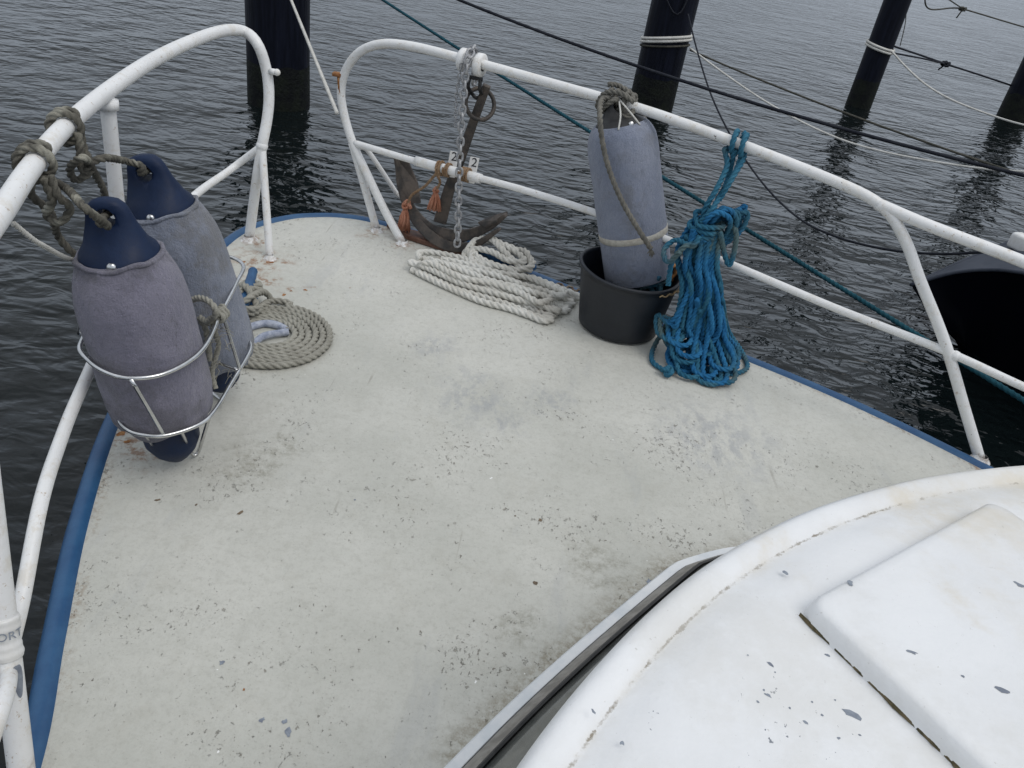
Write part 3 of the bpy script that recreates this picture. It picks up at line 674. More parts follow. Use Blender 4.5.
# ================================================================== FENDERS
def fender(bot, eye, r, cm, label, facing, topmat='navy', sleeve_lo=.09, sleeve_hi=None, group=None, cs=1.0, skirt=False):
    bot = V(bot); eye = V(eye); ax = eye-bot; L = ax.length
    F_ = frame(bot, ax, facing)
    root = thing('boat_fender', bot, label, 'fender', group)
    hi = sleeve_hi or L-.115
    # fleece cover
    prof = [(r*.52, sleeve_lo-.012), (r*.66, sleeve_lo-.004), (r*.86, sleeve_lo+.008), (r*.96, sleeve_lo+.03), (r, sleeve_lo+.07)]
    if skirt: prof = [(r*.93, sleeve_lo+.05), (r*.965, sleeve_lo+.002), (r*.985, sleeve_lo-.003), (r*1.0, sleeve_lo), (r, sleeve_lo+.07)]
    for k in range(1, 22): prof.append((r*(1-.015*(k/22)), sleeve_lo+.07+(hi-.11-sleeve_lo-.07)*k/22))
    prof += [(r*.97, hi-.09), (r*.93, hi-.065), (r*.865, hi-.04), (r*.79, hi-.02), (r*.745, hi-.008), (r*.72, hi), (r*.70, hi+.003), (r*.655, hi+.001), (r*.60, hi-.015)]
    v, f = lathe(prof, 72)
    if skirt:
        kmap = {round(hi-.09, 5): .99, round(hi-.065, 5): .975, round(hi-.04, 5): .94, round(hi-.02, 5): .87, round(hi-.008, 5): .80}
        v = [V((p.x*kmap[round(p.z, 5)]/max(1e-6, math.hypot(p.x, p.y)/r), p.y*kmap[round(p.z, 5)]/max(1e-6, math.hypot(p.x, p.y)/r), p.z)) if round(p.z, 5) in kmap else p for p in v]
    out = []
    for p in v:
        a = math.atan2(p.y, p.x); t = (p.z-sleeve_lo)/(hi-sleeve_lo)
        g = max(0, (t-.86)/.14); g2 = max(0, (.10-t)/.10)
        w = 1+.010*noise.noise(V((p.x*14, p.y*14, p.z*9)))+.012*min(1, g*2)*(0 if p.z > hi-.003 and math.hypot(p.x, p.y) < r*.68 else 1)*math.sin(a*26+3*math.sin(a*3))+(0 if skirt else .05)*g2*math.sin(a*11+4*math.sin(a*2))
        w += .012*noise.noise(V((math.cos(a)*2, math.sin(a)*2, p.z*30)))*(1-g)
        out.append(V((p.x*w, p.y*w, p.z+(0 if skirt else .006)*g2*math.sin(a*5))))
    sl_ = mk('cover', xf((out, f), F_), cm, root)
    # gathered hem with its drawstring
    if not skirt:
        hm = [F_ @ V((r*(.722+.012*math.sin(a*9+1))*math.cos(a), r*(.722+.012*math.sin(a*9+1))*math.sin(a), hi-.001+.003*math.sin(a*5))) for a in [2*math.pi*k/90 for k in range(90)]]
        mk('hem', sweep(hm, .0042, n=8, closed=True, jitter=.5), cm, sl_)
    # seam
    sa = 2.2; sm = [F_ @ V((r*1.012*math.cos(sa+.03*math.sin(z*9)), r*1.012*math.sin(sa+.03*math.sin(z*9)), z)) for z in [sleeve_lo+.07+(hi-.1-sleeve_lo-.07)*k/20 for k in range(21)]]
    mk('seam', sweep(sm, .0022, n=6), cm, sl_)
    # moulded top: cone running into a flat eye with a hole
    def loft(secs, n=40):
        v, f = [], []
        for rx_, ry_, z, e in secs:
            for k in range(n):
                a = 2*math.pi*k/n; ca, sa_ = math.cos(a), math.sin(a)
                v.append(V((rx_*math.copysign(abs(ca)**e, ca), ry_*math.copysign(abs(sa_)**e, sa_), z)))
        for i in range(len(secs)-1):
            for k in range(n): f.append((i*n+k, i*n+(k+1) % n, (i+1)*n+(k+1) % n, (i+1)*n+k))
        f.append(tuple(range(n-1, -1, -1))); f.append(tuple((len(secs)-1)*n+k for k in range(n))); return v, f
    b = hi-.008
    secs = [(r*.69, r*.69, b-.03, 1), (r*.69, r*.69, b+.004, 1), (r*.66, r*.64, b+.022, 1), (r*.605, r*.47, b+.045, .95), (r*.54, r*.33, b+.068, .9), (r*.48, r*.24, b+.088, .85), (r*.44, r*.20, b+.105, .8), (r*.405, r*.19, b+.120, .8), (r*.35, r*.18, b+.134, .8), (r*.26, r*.16, b+.144, .8), (r*.13, r*.10, b+.149, .8)]
    secs = [(x_*(1 if i < 3 else .5+.5*cs), y_*(1 if i < 3 else .5+.5*cs), z_ if i < 2 else b+(z_-b)*cs, e_) for i, (x_, y_, z_, e_) in enumerate(secs)]
    me = mesh('end_cap', xf(loft(secs), F_)); cap_ = link('end_cap', me, M[topmat], root)
    hz = b+.108*cs
    cut = xf((lambda q: (q[0], q[1]+[tuple(range(19, -1, -1)), tuple(range(20, 40))]))(lathe([(r*.165, -.12), (r*.165, .12)], 20)), F_ @ Matrix.Translation((0, 0, hz)) @ Matrix.Rotation(math.pi/2, 4, 'X'))
    cm_ = mesh('cut', cut); co = bpy.data.objects.new('cut', cm_); COL.objects.link(co); co.location = -V((0, 0, 0))
    for v_ in cm_.vertices: v_.co -= ORG[root.name]
    co.parent = root
    md = cap_.modifiers.new('b', 'BOOLEAN'); md.operation = 'DIFFERENCE'; md.object = co; md.solver = 'EXACT'
    dg = bpy.context.evaluated_depsgraph_get(); nm = bpy.data.meshes.new_from_object(cap_.evaluated_get(dg)); cap_.modifiers.clear(); cap_.data = nm
    bpy.data.objects.remove(co)
    # lower nose
    if not skirt: nose = lathe([(.002, 0), (r*.16, .003), (r*.27, .014), (r*.42, .032), (r*.54, .060), (r*.58, sleeve_lo+.004)], 40)
    if not skirt: mk('end_cap', xf(nose, F_), M['navy'], root)
    sc = lathe([(.0, .004), (.007, .004), (.009, .001), (.009, -.002)], 12)
    screw_at = F_ @ V((r*.10, -r*.655, b+.012))
    mk('valve', xf(sc, frame(screw_at, (F_.to_3x3() @ V((0.1, -1, .15))))), M['steel'], root)
    return root, F_, F_ @ V((0, 0, hz))
G1 = 'fleece covered fenders standing on the foredeck'
f1, F1, e1 = fender((-.725, 1.365, .020), (-.800, 1.345, .615), .109, M['cloth_purple'], 'purple grey fleece covered fender nearest the camera in the steel basket', (1, .15, .0), group=G1, sleeve_lo=.12, sleeve_hi=.512, cs=.80)
f2, F2, e2 = fender((-.735, 1.655, .02), (-.862, 1.620, .60), .112, M['cloth_blue'], 'blue grey fleece covered fender farther forward in the steel basket, behind the purple one', (1, .05, .0), group=G1, sleeve_hi=.505, cs=.85)
f3, F3, e3 = fender((.378, 2.475, .12), (.165, 2.515, .72), .112, M['cloth_pale'], 'pale blue fleece covered fender standing in the black bucket', (1, .3, 0), topmat='black', sleeve_lo=.065, sleeve_hi=.565, group=G1, cs=.6, skirt=True)
# open fleece skirt and webbing on the third fender
bw = lathe([(.1105, .205), (.1128, .207), (.1128, .226), (.1105, .229)], 48)
mk('webbing', xf(bw, F3), M['webbing'], f3)
for dx_ in (-.25, .28):
    p0 = F3 @ V((dx_*.13, -.078, .562)); p1 = F3 @ V((dx_*.06, -.062, .60)); p2 = F3 @ V((0, -.02, .64))
    mk('cord', tube([p0, p1, p2], .0028, step=.006, n=8), M['r_pale'], f3)

# steel fender basket
def rr(x0, x1, y0, y1, z, r, zt=0.0):
    P = []
    for cx, cy, a0 in ((x1-r, y1-r, 0), (x0+r, y1-r, 90), (x0+r, y0+r, 180), (x1-r, y0+r, 270)):
        for k in range(5):
            a = math.radians(a0+k*22.5); P.append(V((cx+r*math.cos(a), cy+r*math.sin(a), z)))
    return P
def lean(P, k=.11): return [V((p.x-k*p.z, p.y, p.z)) for p in P]
bk = thing('fender_basket', (-.75, 1.5, 0), 'stainless steel wire basket holding the two left fenders', 'basket')
def Z(px, py, z): return onz(px, py, z)
ring1 = [Z(80, 345, .33), Z(89, 361, .33), Z(108, 373, .33), Z(131, 378, .33), Z(160, 375, .33), Z(188, 362, .33), Z(206, 345, .33), Z(220, 315, .33), Z(236, 284, .335), V((-.715, 1.765, .33)), V((-.77, 1.80, .33)), V((-.86, 1.78, .33)), V((-.91, 1.68, .33)), V((-.915, 1.5, .33))]
ring2 = [Z(119, 418, .185), Z(128, 430, .185), Z(145, 435, .185), Z(168, 435, .185), Z(200, 424, .185), Z(215, 410, .185), Z(232, 382, .185), Z(249, 353, .185), Z(250, 343, .185), Z(240, 333, .185), V((-.77, 1.83, .185)), V((-.86, 1.80, .185)), V((-.905, 1.70, .185)), V((-.905, 1.5, .185))]
mk('upper_ring', tube(ring1, .0048, step=.008, n=10, closed=True), M['steel'], bk)
mk('lower_ring', tube(ring2, .0048, step=.008, n=10, closed=True), M['steel'], bk)
def lp(x, y, z): return V((x-.11*z, y, z))
for a, b in ((Z(131, 379, .33), Z(164, 435, .185)), (Z(222, 312, .33), Z(240, 370, .185)), (V((-.915, 1.5, .33)), V((-.905, 1.5, .185))), (V((-.77, 1.80, .33)), V((-.77, 1.83, .185)))):
    mk('strut', tube([a, b], .0042, n=8), M['steel'], bk)
mk('foot', tube([Z(146, 435, .185), Z(158, 452, .03), Z(163, 456, .012), V((-.80, 1.5, .006)), V((-.84, 1.56, .03)), V((-.90, 1.62, .185))], .0042, step=.008, n=8), M['steel'], bk)
mk('foot', tube([Z(181, 431, .185), Z(191, 452, .02), Z(195, 456, .008), Z(199, 450, .02), Z(209, 418, .185)], .0042, step=.006, n=8), M['steel'], bk)
mk('foot', tube([Z(232, 382, .185), Z(222, 402, .03), Z(221, 400, .006), V((-.80, 1.68, .006)), V((-.84, 1.72, .03)), V((-.87, 1.79, .185))], .0042, step=.008, n=8), M['steel'], bk)
mk('cross_bar', tube([Z(240, 371, .185), V((-.905, 1.6, .185))], .0042, n=8), M['steel'], bk)
for y in (1.40, 1.62): mk('rail_clamp', tube([V((-.912, y, .33)), V((-.925, y, .325)), V((-.935 if y < 1.5 else -.985, y, .29))], .0042, n=8), M['steel'], bk)

# ---- ropes that hold the two left fenders to the rail
def lr(px, py): return on_edge(px, py)
def railpt(path, px, py):
    best = min(path, key=lambda p: (lambda c: (c[0]-px)**2+(c[1]-py)**2)(proj(p))); return best
def proj(p):
    c = RW.transposed() @ (V(p)-V((0, 0, CH))); return 512+FPX*c.x/c.z, 384+FPX*c.y/c.z
LT = catmull(ltop, .005); RT = catmull(rtop, .005); RM = catmull(rmid, .005)
ra1 = railpt(LT, 36, 163); ra2 = railpt(LT, 66, 128); rax = (ra2-ra1).normalized()
RR = .0080
Yr = ra1.y
def A(px, py, Y): return atY(px, py, Y)
w1 = wrap(ra1, rax, .019+RR, 1.7, 2.6, .021)
lp1 = [e1+V((-.005, .012, 0)), e1+V((.01, -.05, .006)), A(108, 226, e1.y-.04), A(85, 208, 1.22), A(66, 188, ra1.y+.03)]
tail1 = [A(30, 190, ra1.y+.02), A(50, 212, ra1.y+.05), A(58, 236, ra1.y+.10), A(75, 255, 1.38), A(95, 268, 1.42)]
fr1 = join(rope([e1+V((.0, .035, -.03)), e1+V((-.0, .028, .0))]+lp1+w1+tail1, RR),
           rope([A(43, 178, ra1.y-.03), A(52, 200, ra1.y-.02), A(46, 214, ra1.y), A(60, 222, ra1.y), A(70, 208, ra1.y), A(58, 196, ra1.y-.02), A(50, 175, ra1.y-.02)], RR))
fl1 = mk('fender_line', fr1, M['r_mossy']); tag(fl1, 'mossy grey rope tying the purple fender to the rail', 'rope', 'ropes tying fenders to the rail')
w2 = wrap(ra2, rax, .019+RR, 1.8, 1.9, .020)
lp2 = [e2+V((.0, .03, -.03)), e2+V((0, .028, .0)), e2+V((0, .01, .0)), e2+V((.008, -.045, .01)), A(142, 166, e2.y-.05), A(125, 161, e2.y-.05), A(106, 158, 1.48), A(92, 162, 1.45), A(82, 170, 1.43)]
tail2 = [A(84, 148, ra2.y+.02), A(92, 168, ra2.y), A(76, 180, ra2.y-.02), A(70, 168, ra2.y-.04), A(84, 158, ra2.y-.05), A(96, 176, ra2.y+.03), A(104, 192, ra2.y+.06), A(106, 216, ra2.y+.12)]
fl2 = mk('fender_line', join(rope(lp2+w2+tail2, RR)), M['r_mossy']); tag(fl2, 'mossy grey rope knotted from the rail to the blue grey fender', 'rope', 'ropes tying fenders to the rail')
# frayed lashing between fender and basket
c = Z(221, 314, .33)
lash = [rope(wrap(c, (0, 1, -.0), .011, 3, 0, .012)+[c+V((-.02, .0, -.03)), c+V((-.015, .01, -.09)), c+V((-.03, .0, -.16)), c+V((-.02, -.01, -.20))], .0065)]
lash.append(rope([A(192, 300, 1.52), A(200, 298, 1.50), A(210, 302, 1.48), A(216, 312, 1.47), A(208, 322, 1.50), A(200, 318, 1.53), A(206, 330, 1.52), A(210, 360, 1.52)], .0075))
for k in range(46):
    s = c+V((random.uniform(-.03, .012), random.uniform(-.02, .02), -random.uniform(-.01, .17))); d = V((random.uniform(-1, 1), random.uniform(-1, 1), random.uniform(-1, .4)))*.022
    lash.append(sweep([s, s+d*.5+V((0, 0, .004)), s+d], .0009, n=4))
tag(mk('frayed_lashing', join(*lash), M['r_grey']), 'frayed beige rope lashing hanging from the basket rim between the fenders', 'rope')
# thin line tied from the near rail to the post
a = railpt(LT, 6, 208)
tag(mk('thin_line', join(rope([a+V((0, .01, -.03)), A(40, 244, 1.15), A(82, 260, 1.4), V((-.985, 1.67, .40))], .0048, coarse=1.5)), M['r_pale']), 'thin off-white line running from the near left rail behind the purple fender', 'rope')

# ================================================================== COILED GREY ROPE with its end made fast on the left cleat
cc = onz(277, 338); r_ = .0108
spl = []; turns = 6; R0, R1 = .058, .180
ccx, ccy = (-.735, 1.975)
NA = 24*turns
for i in range(NA+1):
    a = 2*math.pi*i/24; R = R0+(R1-R0)*i/NA
    w = .003*noise.noise(V((math.cos(a)*3, math.sin(a)*3, i*.05)))
    spl.append(V((ccx+(R+w)*math.cos(a+.8), ccy+(R+w)*math.sin(a+.8), r_*1.0+abs(w)*.4)))
e = spl[-1]
rest = [onz(290, 303, .013), onz(272, 301, .016), onz(262, 306, .02), onz(252, 312, .03)]
# finish spiral heading to the top of the coil
coilthing = thing('coiled_rope', (ccx, ccy, 0), 'grey rope in a flat spiral coil with taped end, fastened to left blue cleat', 'rope')
k0 = None
# extend the last part turn until it points to the cleat
aE = math.atan2(e.y-ccy, e.x-ccx); ex = []
for k in range(1, 12):
    a = aE+k*2*math.pi/24; ex.append(V((ccx+(R1+.0006*k)*math.cos(a), ccy+(R1+.0006*k)*math.sin(a), r_)))
    if proj(ex[-1])[0] < 292 and proj(ex[-1])[1] < 320: break
def CL(u, w, z):   # point in the left cleat's frame
    return Matrix.Translation(clL) @ Matrix.Rotation(angL, 4, 'Z') @ V((u, w, z))
fig = [CL(.02, .045, .014), CL(.07, .035, .03), CL(.085, 0, .035), CL(.06, -.035, .035), CL(0, -.01, .068), CL(-.06, .035, .04), CL(-.085, 0, .035), CL(-.06, -.035, .03), CL(0, .0, .082), CL(.06, .04, .045),
       CL(.088, 0, .052), CL(.05, -.045, .035), CL(-.02, -.03, .05), CL(-.075, .03, .05), CL(-.095, -.015, .045), CL(-.03, -.055, .018), CL(.03, -.06, .012), CL(.08, -.04, .02), CL(.06, .02, .075), CL(-.03, .05, .05), CL(-.05, .07, .012)]
mk('coil', rope(spl+ex+rest+fig, r_), M['r_grey'], coilthing)
tp = [spl[0]+V((0, 0, .001))]
aa = [spl[i] for i in range(0, 15)]
mk('taped_end', join(sweep(catmull(aa, .004), r_*1.06, n=14, jitter=.12), ), M['tape'], coilthing)
# inner end folded across the middle of the coil
ie = spl[0]; 
mk('taped_end', sweep(catmull([spl[14], onz(256, 342, .015), onz(262, 337, .016), onz(272, 334, .016), onz(288, 332, .014)], .004), r_*.98, n=14, jitter=.14), M['tape'], coilthing)

# ================================================================== WHITE ROPE HANK
random.seed(11)
hp = [onz(408, 262), onz(415, 256)]
A0 = onz(418, 268); B0 = onz(562, 308)
axv = (B0-A0); axv.z = 0; Lh = axv.length; axv.normalize(); sd_ = V((-axv.y, axv.x, 0))
def H(u, w, z): return A0+axv*(u*Lh)+sd_*w+V((0, 0, z))
hr = .0128
wr = []
slots = [(-.140+.0245*j, 0) for j in range(9)]+[(.055-.026*j, 1) for j in range(7)]+[(-.085+.033*j, 2) for j in range(4)]
for i, (w0_, lay) in enumerate(slots):
    zz = hr*.95+lay*hr*1.45
    def PT(u, dz=0.0):
        pinch = .50+.50*min(1, abs(u)*2.2)+.25*max(0, u-.5)
        wv = w0_*pinch+.040*noise.noise(V((u*2.6, w0_*3, 2)))+.030*noise.noise(V((u*4, i*1.7, 5)))+.030*math.sin(u*2.9)+.03*max(0, u-.6)
        return H(u, wv, zz+dz+.005*noise.noise(V((u*5, i*2.3, 8))))
    ua, ub = .00+.035*abs(i % 3-1)+lay*.05+random.uniform(-.04, .05), .97-lay*.04+random.uniform(-.14, .07)
    us = [ua, .18, .36, .54, .72, .86, ub]
    if i % 2: us = us[::-1]
    wr += [PT(u) for u in us]
    if i < len(slots)-1:
        ue = us[-1]+(.045 if i % 2 == 0 else -.045); wn, ln = slots[i+1]
        wm = (w0_+wn)/2; pin = .50+.50*min(1, abs(ue)*2.2)+.25*max(0, ue-.5)
        wr.append(H(ue, wm*pin+.030*math.sin(ue*2.9)+.03*max(0, ue-.6), hr*.95+(lay+ln)/2*hr*1.45))
whites = [rope(wr, hr)]
# loops thrown over the right cleat
def CR(u, w, z): return Matrix.Translation(clR) @ Matrix.Rotation(angR, 4, 'Z') @ V((u, w, z))
clp = [H(.35, .05, .05), CR(-.10, -.09, .045), CR(-.125, -.03, .05), CR(-.09, .03, .075), CR(0, .035, .09), CR(.09, .03, .08), CR(.135, -.005, .075), CR(.11, -.05, .06), CR(.03, -.075, .055), CR(-.06, -.07, .06),
       CR(-.115, -.02, .08), CR(-.06, .01, .105), CR(.02, .0, .10), CR(.08, -.01, .095), CR(.11, -.03, .085), CR(.06, -.055, .08), CR(-.02, -.045, .085), CR(-.09, -.05, .07), CR(-.05, -.11, .05), CR(.06, -.12, .04), CR(.14, -.10, .03), CR(.2, -.12, .018), CR(.27, -.16, .014), H(.98, .10, .014), H(1.02, .075, .014)]
whites.append(rope(clp, hr))
whites.append(rope([CR(.0, -.02, .07), CR(.05, .03, .09), CR(.10, .01, .10), CR(.135, -.02, .06), CR(.10, -.045, .07), CR(.02, -.03, .1), CR(-.05, .0, .11), CR(-.10, -.0, .09), CR(-.11, -.06, .06), CR(-.03, -.09, .05), CR(.05, -.085, .06), CR(.11, -.075, .05)], hr))
whites.append(rope([H(.02, -.02, .05), H(-.02, .03, .045), H(.05, .075, .04), H(.22, .08, .045), H(.4, .07, .05), H(.55, .085, .04), H(.75, .09, .03), H(.9, .105, .018), H(1.0, .11, .014)], hr))
tag(mk('white_rope', join(*whites), M['r_white']), 'thick off-white laid rope in a long flat hank, looped over the right blue cleat', 'rope')
# old chain lying along the edge past the cleat
def chain(P, wire, lng, wid, n=8, sk=1.0):
    path = catmull(P, .002); out = []; pitch = lng-2*wire*.9; d = 0; i = 0; last = path[0]; acc = 0; pts = [path[0]]
    for p in path[1:]:
        acc += (p-last).length; last = p
        if acc >= pitch: pts.append(p); acc = 0
    for i in range(len(pts)-1):
        c = (pts[i]+pts[i+1])/2; t = (pts[i+1]-pts[i]).normalized()
        s = t.orthogonal().normalized(); s = Matrix.Rotation((i % 2)*math.pi/2+.35+random.uniform(-.15, .15), 3, t) @ s
        hl = lng/2-wid/2; R = wid/2-wire/2
        P_ = [c+t*(hl*sg+R*math.cos(a)*sg)*1+s*(R*math.sin(a)*sg) for sg in (1, -1) for a in [-math.pi/2+math.pi*k/6 for k in range(7)]]
        out.append(sweep(P_, wire/2, n=n, closed=True))
    return join(*out)
tag(mk('old_chain', chain([CR(.13, -.03, .01), onz(556, 285, .006), onz(574, 290, .006), onz(592, 297, .006), onz(606, 303, .006)], .007, .032, .022), M['rustchain']), 'short rusty chain lying on the deck edge between white rope and bucket', 'chain')

# ================================================================== ANCHOR, hanging outside the bow
PA, PB = RA+V((.03, .07, 0)), RB+V((.03, .07, 0))
def N_(px, py, o=0.0):
    q = onpl(px, py, PA+V((.4*o, .9*o, 0)), PB+V((.4*o, .9*o, 0))); return q
an = thing('anchor', N_(440, 240), 'weathered iron anchor hanging outside the bow rail beside the hanging chain', 'anchor')
def barloft(P, ws, hs, facing):
    v, f = [], []; n = len(P)
    for i, p in enumerate(P):
        t = (P[min(i+1, n-1)]-P[max(i-1, 0)]).normalized(); s = (V(facing)-t*V(facing).dot(t)).normalized(); b = t.cross(s)
        w = ws[i] if isinstance(ws, list) else ws; h = hs[i] if isinstance(hs, list) else hs
        v += [p+s*(h/2)+b*(w/2), p+s*(h/2)-b*(w/2), p-s*(h/2)-b*(w/2), p-s*(h/2)+b*(w/2)]
    for i in range(n-1):
        for k in range(4): f.append((i*4+k, i*4+(k+1) % 4, (i+1)*4+(k+1) % 4, (i+1)*4+k))
    f += [(3, 2, 1, 0), ((n-1)*4, (n-1)*4+1, (n-1)*4+2, (n-1)*4+3)]; return bevel((v, f), .003, 1)
fc = (camp-N_(440, 200)).normalized()
sh = [N_(487, 85), N_(474, 120), N_(460, 160), N_(449, 190), N_(440, 222)]
mk('shank', barloft(sh, [.028, .032, .036, .042, .05], .022, fc), M['iron'], an, False)
def arc_pts(P, k=14):
    return [p for p in catmull(P, .02)]
arm = arc_pts([N_(397, 158), N_(401, 185), N_(412, 212), N_(432, 231), N_(462, 236), N_(490, 226), N_(507, 214)])
na = len(arm); mk('arm', barloft(arm, [.014+.038*math.sin(math.pi*i/(na-1)) for i in range(na)], .024, fc), M['iron'], an, False)
arm2 = arc_pts([N_(402, 176, .04), N_(408, 206, .02), N_(424, 230, -.02), N_(448, 246, -.03), N_(474, 245, -.03), N_(500, 229, -.02)])
na = len(arm2); mk('arm', barloft(arm2, [.010+.030*math.sin(math.pi*i/(na-1)) for i in range(na)], .022, fc), M['iron'], an, False)
def plate(P, th=.010):
    n = len(P); nn = (P[1]-P[0]).cross(P[2]-P[0]).normalized()*th/2
    v = [p+nn for p in P]+[p-nn for p in P]; f = [tuple(range(n)), tuple(range(2*n-1, n-1, -1))]+[(i, i+n, (i+1) % n+n, (i+1) % n) for i in range(n)]
    return bevel((v, f), .002, 1)
mk('fluke', plate([N_(393, 153), N_(408, 160, .02), N_(418, 183, .04), N_(421, 203, .03), N_(412, 203), N_(398, 184, -.01)]), M['iron'], an, False)
mk('fluke', plate([N_(478, 223), N_(492, 217, .02), N_(508, 212, .02), N_(496, 222, -.02), N_(484, 228, -.02)]), M['iron'], an, False)
rc = N_(480, 104); Mr = frame(rc, (fc+V((.3, 0, .1))))
mk('ring', xf(tube([V((.052*math.cos(a), .052*math.sin(a), 0)) for a in [2*math.pi*k/24 for k in range(24)]], .0075, step=.01, n=10, closed=True), Mr), M['iron'], an)
# shackle
s0 = R_(475, 78); s1 = N_(477, 92)
mk('shackle', join(tube([s0+V((-.018, 0, .0)), s0+V((-.020, 0, -.03)), s1+V((-.016, 0, -.008)), s1+V((0, 0, -.02)), s1+V((.016, 0, -.008)), s0+V((.020, 0, -.03)), s0+V((.018, 0, 0))], .0065, step=.006, n=10), tube([s0+V((-.026, 0, 0)), s0+V((.026, 0, 0))], .0065, n=10)), M['black'], an)
# chain over the rollers and down to the deck
ctop = R_(472, 60)
ch = [N_(474, 84)+V((0, .0, 0)), ctop+V((.01, .045, -.01)), ctop+V((0, .03, .025)), ctop+V((0, -.0, .038)), ctop+V((-.006, -.034, .022)), ctop+V((-.012, -.042, -.02))]
dn1 = [onpl(461, 130, RA-V((.02, .045, 0)), RB-V((.02, .045, 0))), onpl(459, 180, RA-V((.02, .045, 0)), RB-V((.02, .045, 0))), onpl(458, 225, RA-V((.02, .04, 0)), RB-V((.02, .04, 0))), onpl(457, 250, RA-V((.02, .04, 0)), RB-V((.02, .04, 0)))]
tag(mk('anchor_chain', join(chain(ch+dn1, .0088, .040, .030), chain([ctop+V((-.03, -.03, -.01)), onpl(456, 100, RA-V((.01, .03, 0)), RB-V((.01, .03, 0))), onpl(456, 128, RA-V((.01, .03, 0)), RB-V((.01, .03, 0)))], .004, .022, .014, n=6)), M['chain']), 'galvanised chain running over the rail rollers and down to the deck', 'chain')
# brown twine seizing where chain and rail meet
sz = []
for px in (447, 464, 468):
    c = railpt(RM, px, 172); d = (RM[60]-RM[40]).normalized(); sz.append(rope(wrap(c, d, .0225, 2.3, 1, .008), .0038))
tag(mk('rail_seizing', join(*sz), M['r_brown']), 'brown twine wound round the mid rail beside the number plates', 'twine')
# orange tassels
def tassel(top, L, w, mat, name='tassel'):
    out = []
    for k in range(46):
        a = random.random()*6.28; R = w*math.sqrt(random.random()); l = L*random.uniform(.85, 1.05)
        e_ = top+V((R*math.cos(a), R*math.sin(a)*.6, -l)); m_ = top+V((R*.7*math.cos(a+.3), R*.5*math.sin(a+.3), -l*.5))
        out.append(sweep([top+V((.004*math.cos(a), .004*math.sin(a), 0)), m_, e_], .0028, n=5))
    return out
q0 = onpl(439, 163, RA, RB); tA = N_(407, 205, -.03); tB = N_(436, 190, -.03)
tas = thing('orange_tassel_line', q0, 'frayed orange rope with two tassels tied to the mid rail in front of the anchor', 'rope')
mk('line', join(rope(wrap(railpt(RM, 441, 168), (RM[60]-RM[40]), .023, 1.6, 0, .01)+[q0+V((-.0, -.02, -.03)), N_(425, 186, -.03), N_(412, 195, -.03), tA], .0055), rope([q0+V((0, -.02, 0)), N_(436, 172, -.03), N_(440, 182, -.03), tB], .0055)), M['r_brown'], tas)
mk('tassel', join(*(tassel(tA+V((-.004, 0, -.01)), .095, .030, None)+[rope(knot(tA, .017, (0, 1, 0)), .0065, closed=True)])), M['r_orange'], tas)
mk('tassel', join(*(tassel(tB+V((.0, 0, -.005)), .075, .026, None)+[rope(knot(tB, .010, (0, 1, 0)), .005, closed=True)])), M['r_orange'], tas)

# ================================================================== BUCKET
bc = onz(617, 326); bc.z = .002
bu = thing('bucket', bc, 'black plastic bucket with torn rim holding a fender', 'bucket')
def bucket():
    h = .215; R0_, R1_ = .136, .166
    prof = [(.0, .004), (R0_-.01, .003), (R0_, .008)]+[(R0_+(R1_-R0_)*t, .008+(h-.008)*t) for t in (.1, .3, .5, .7, .9, 1)]
    prof += [(R1_+.006, h+.002), (R1_+.007, h+.010), (R1_+.002, h+.013), (R1_-.004, h+.011), (R1_-.005, h)]
    prof += [(R0_+(R1_-R0_)*t-.006, .008+(h-.008)*t) for t in (.9, .5, .1)]+[(R0_-.012, .012), (0, .012)]
    v, f = lathe(prof, 72); out = []
    for p in v:
        a = math.atan2(p.y, p.x); k = p.z/h
        w = 1+.035*k*math.cos(2*(a-.6))+.01*k*math.sin(5*a)
        out.append(V((p.x*w, p.y*w, p.z*(1+.0*k)-.012*k*max(0, math.cos(a+.9)))))
    return out, f
mk('shell', xf(bucket(), Matrix.Translation(bc)), M['bucket'], bu)
te = []
for k in range(26):
    a = -1.0+k*.055; w = 1+.035*math.cos(2*(a-.6)); R = .1675*w
    te.append(bc+V((R*math.cos(a)*1.035, R*math.sin(a)*1.035, .209+.004*math.sin(k*1.7)-.012*max(0, math.cos(a+.9)))))
mk('torn_edge', sweep(te, lambda t: .0022+.0018*math.sin(t*math.pi), n=6), M['tan'], bu)
# rope stuffed in the bucket
sb = []
random.seed(3)
for k in range(3):
    P_ = [bc+V((.02+.1*random.random(), .03*math.cos(k)+random.uniform(-.06, .08), .13+.025*(j % 3)+.02*k)) for j in range(9)]; sb.append(rope(P_, .0095))
tag(mk('rope_in_bucket', join(*sb), M['r_teal']), 'faded teal rope stuffed in the black bucket beside the fender', 'rope')
tag(mk('rusty_shackle', xf(join(tube([V((-.02, 0, 0)), V((-.022, 0, .03)), V((0, 0, .05)), V((.022, 0, .03)), V((.02, 0, 0))], .007, step=.006, n=10), tube([V((-.03, 0, 0)), V((.032, 0, 0))], .008, n=10)), frame(bc+V((.125, .02, .195)), (.4, .2, 1), (.8, .6, 0))), M['rust']), 'rusty shackle lying at the bucket rim against the blue rope', 'shackle')

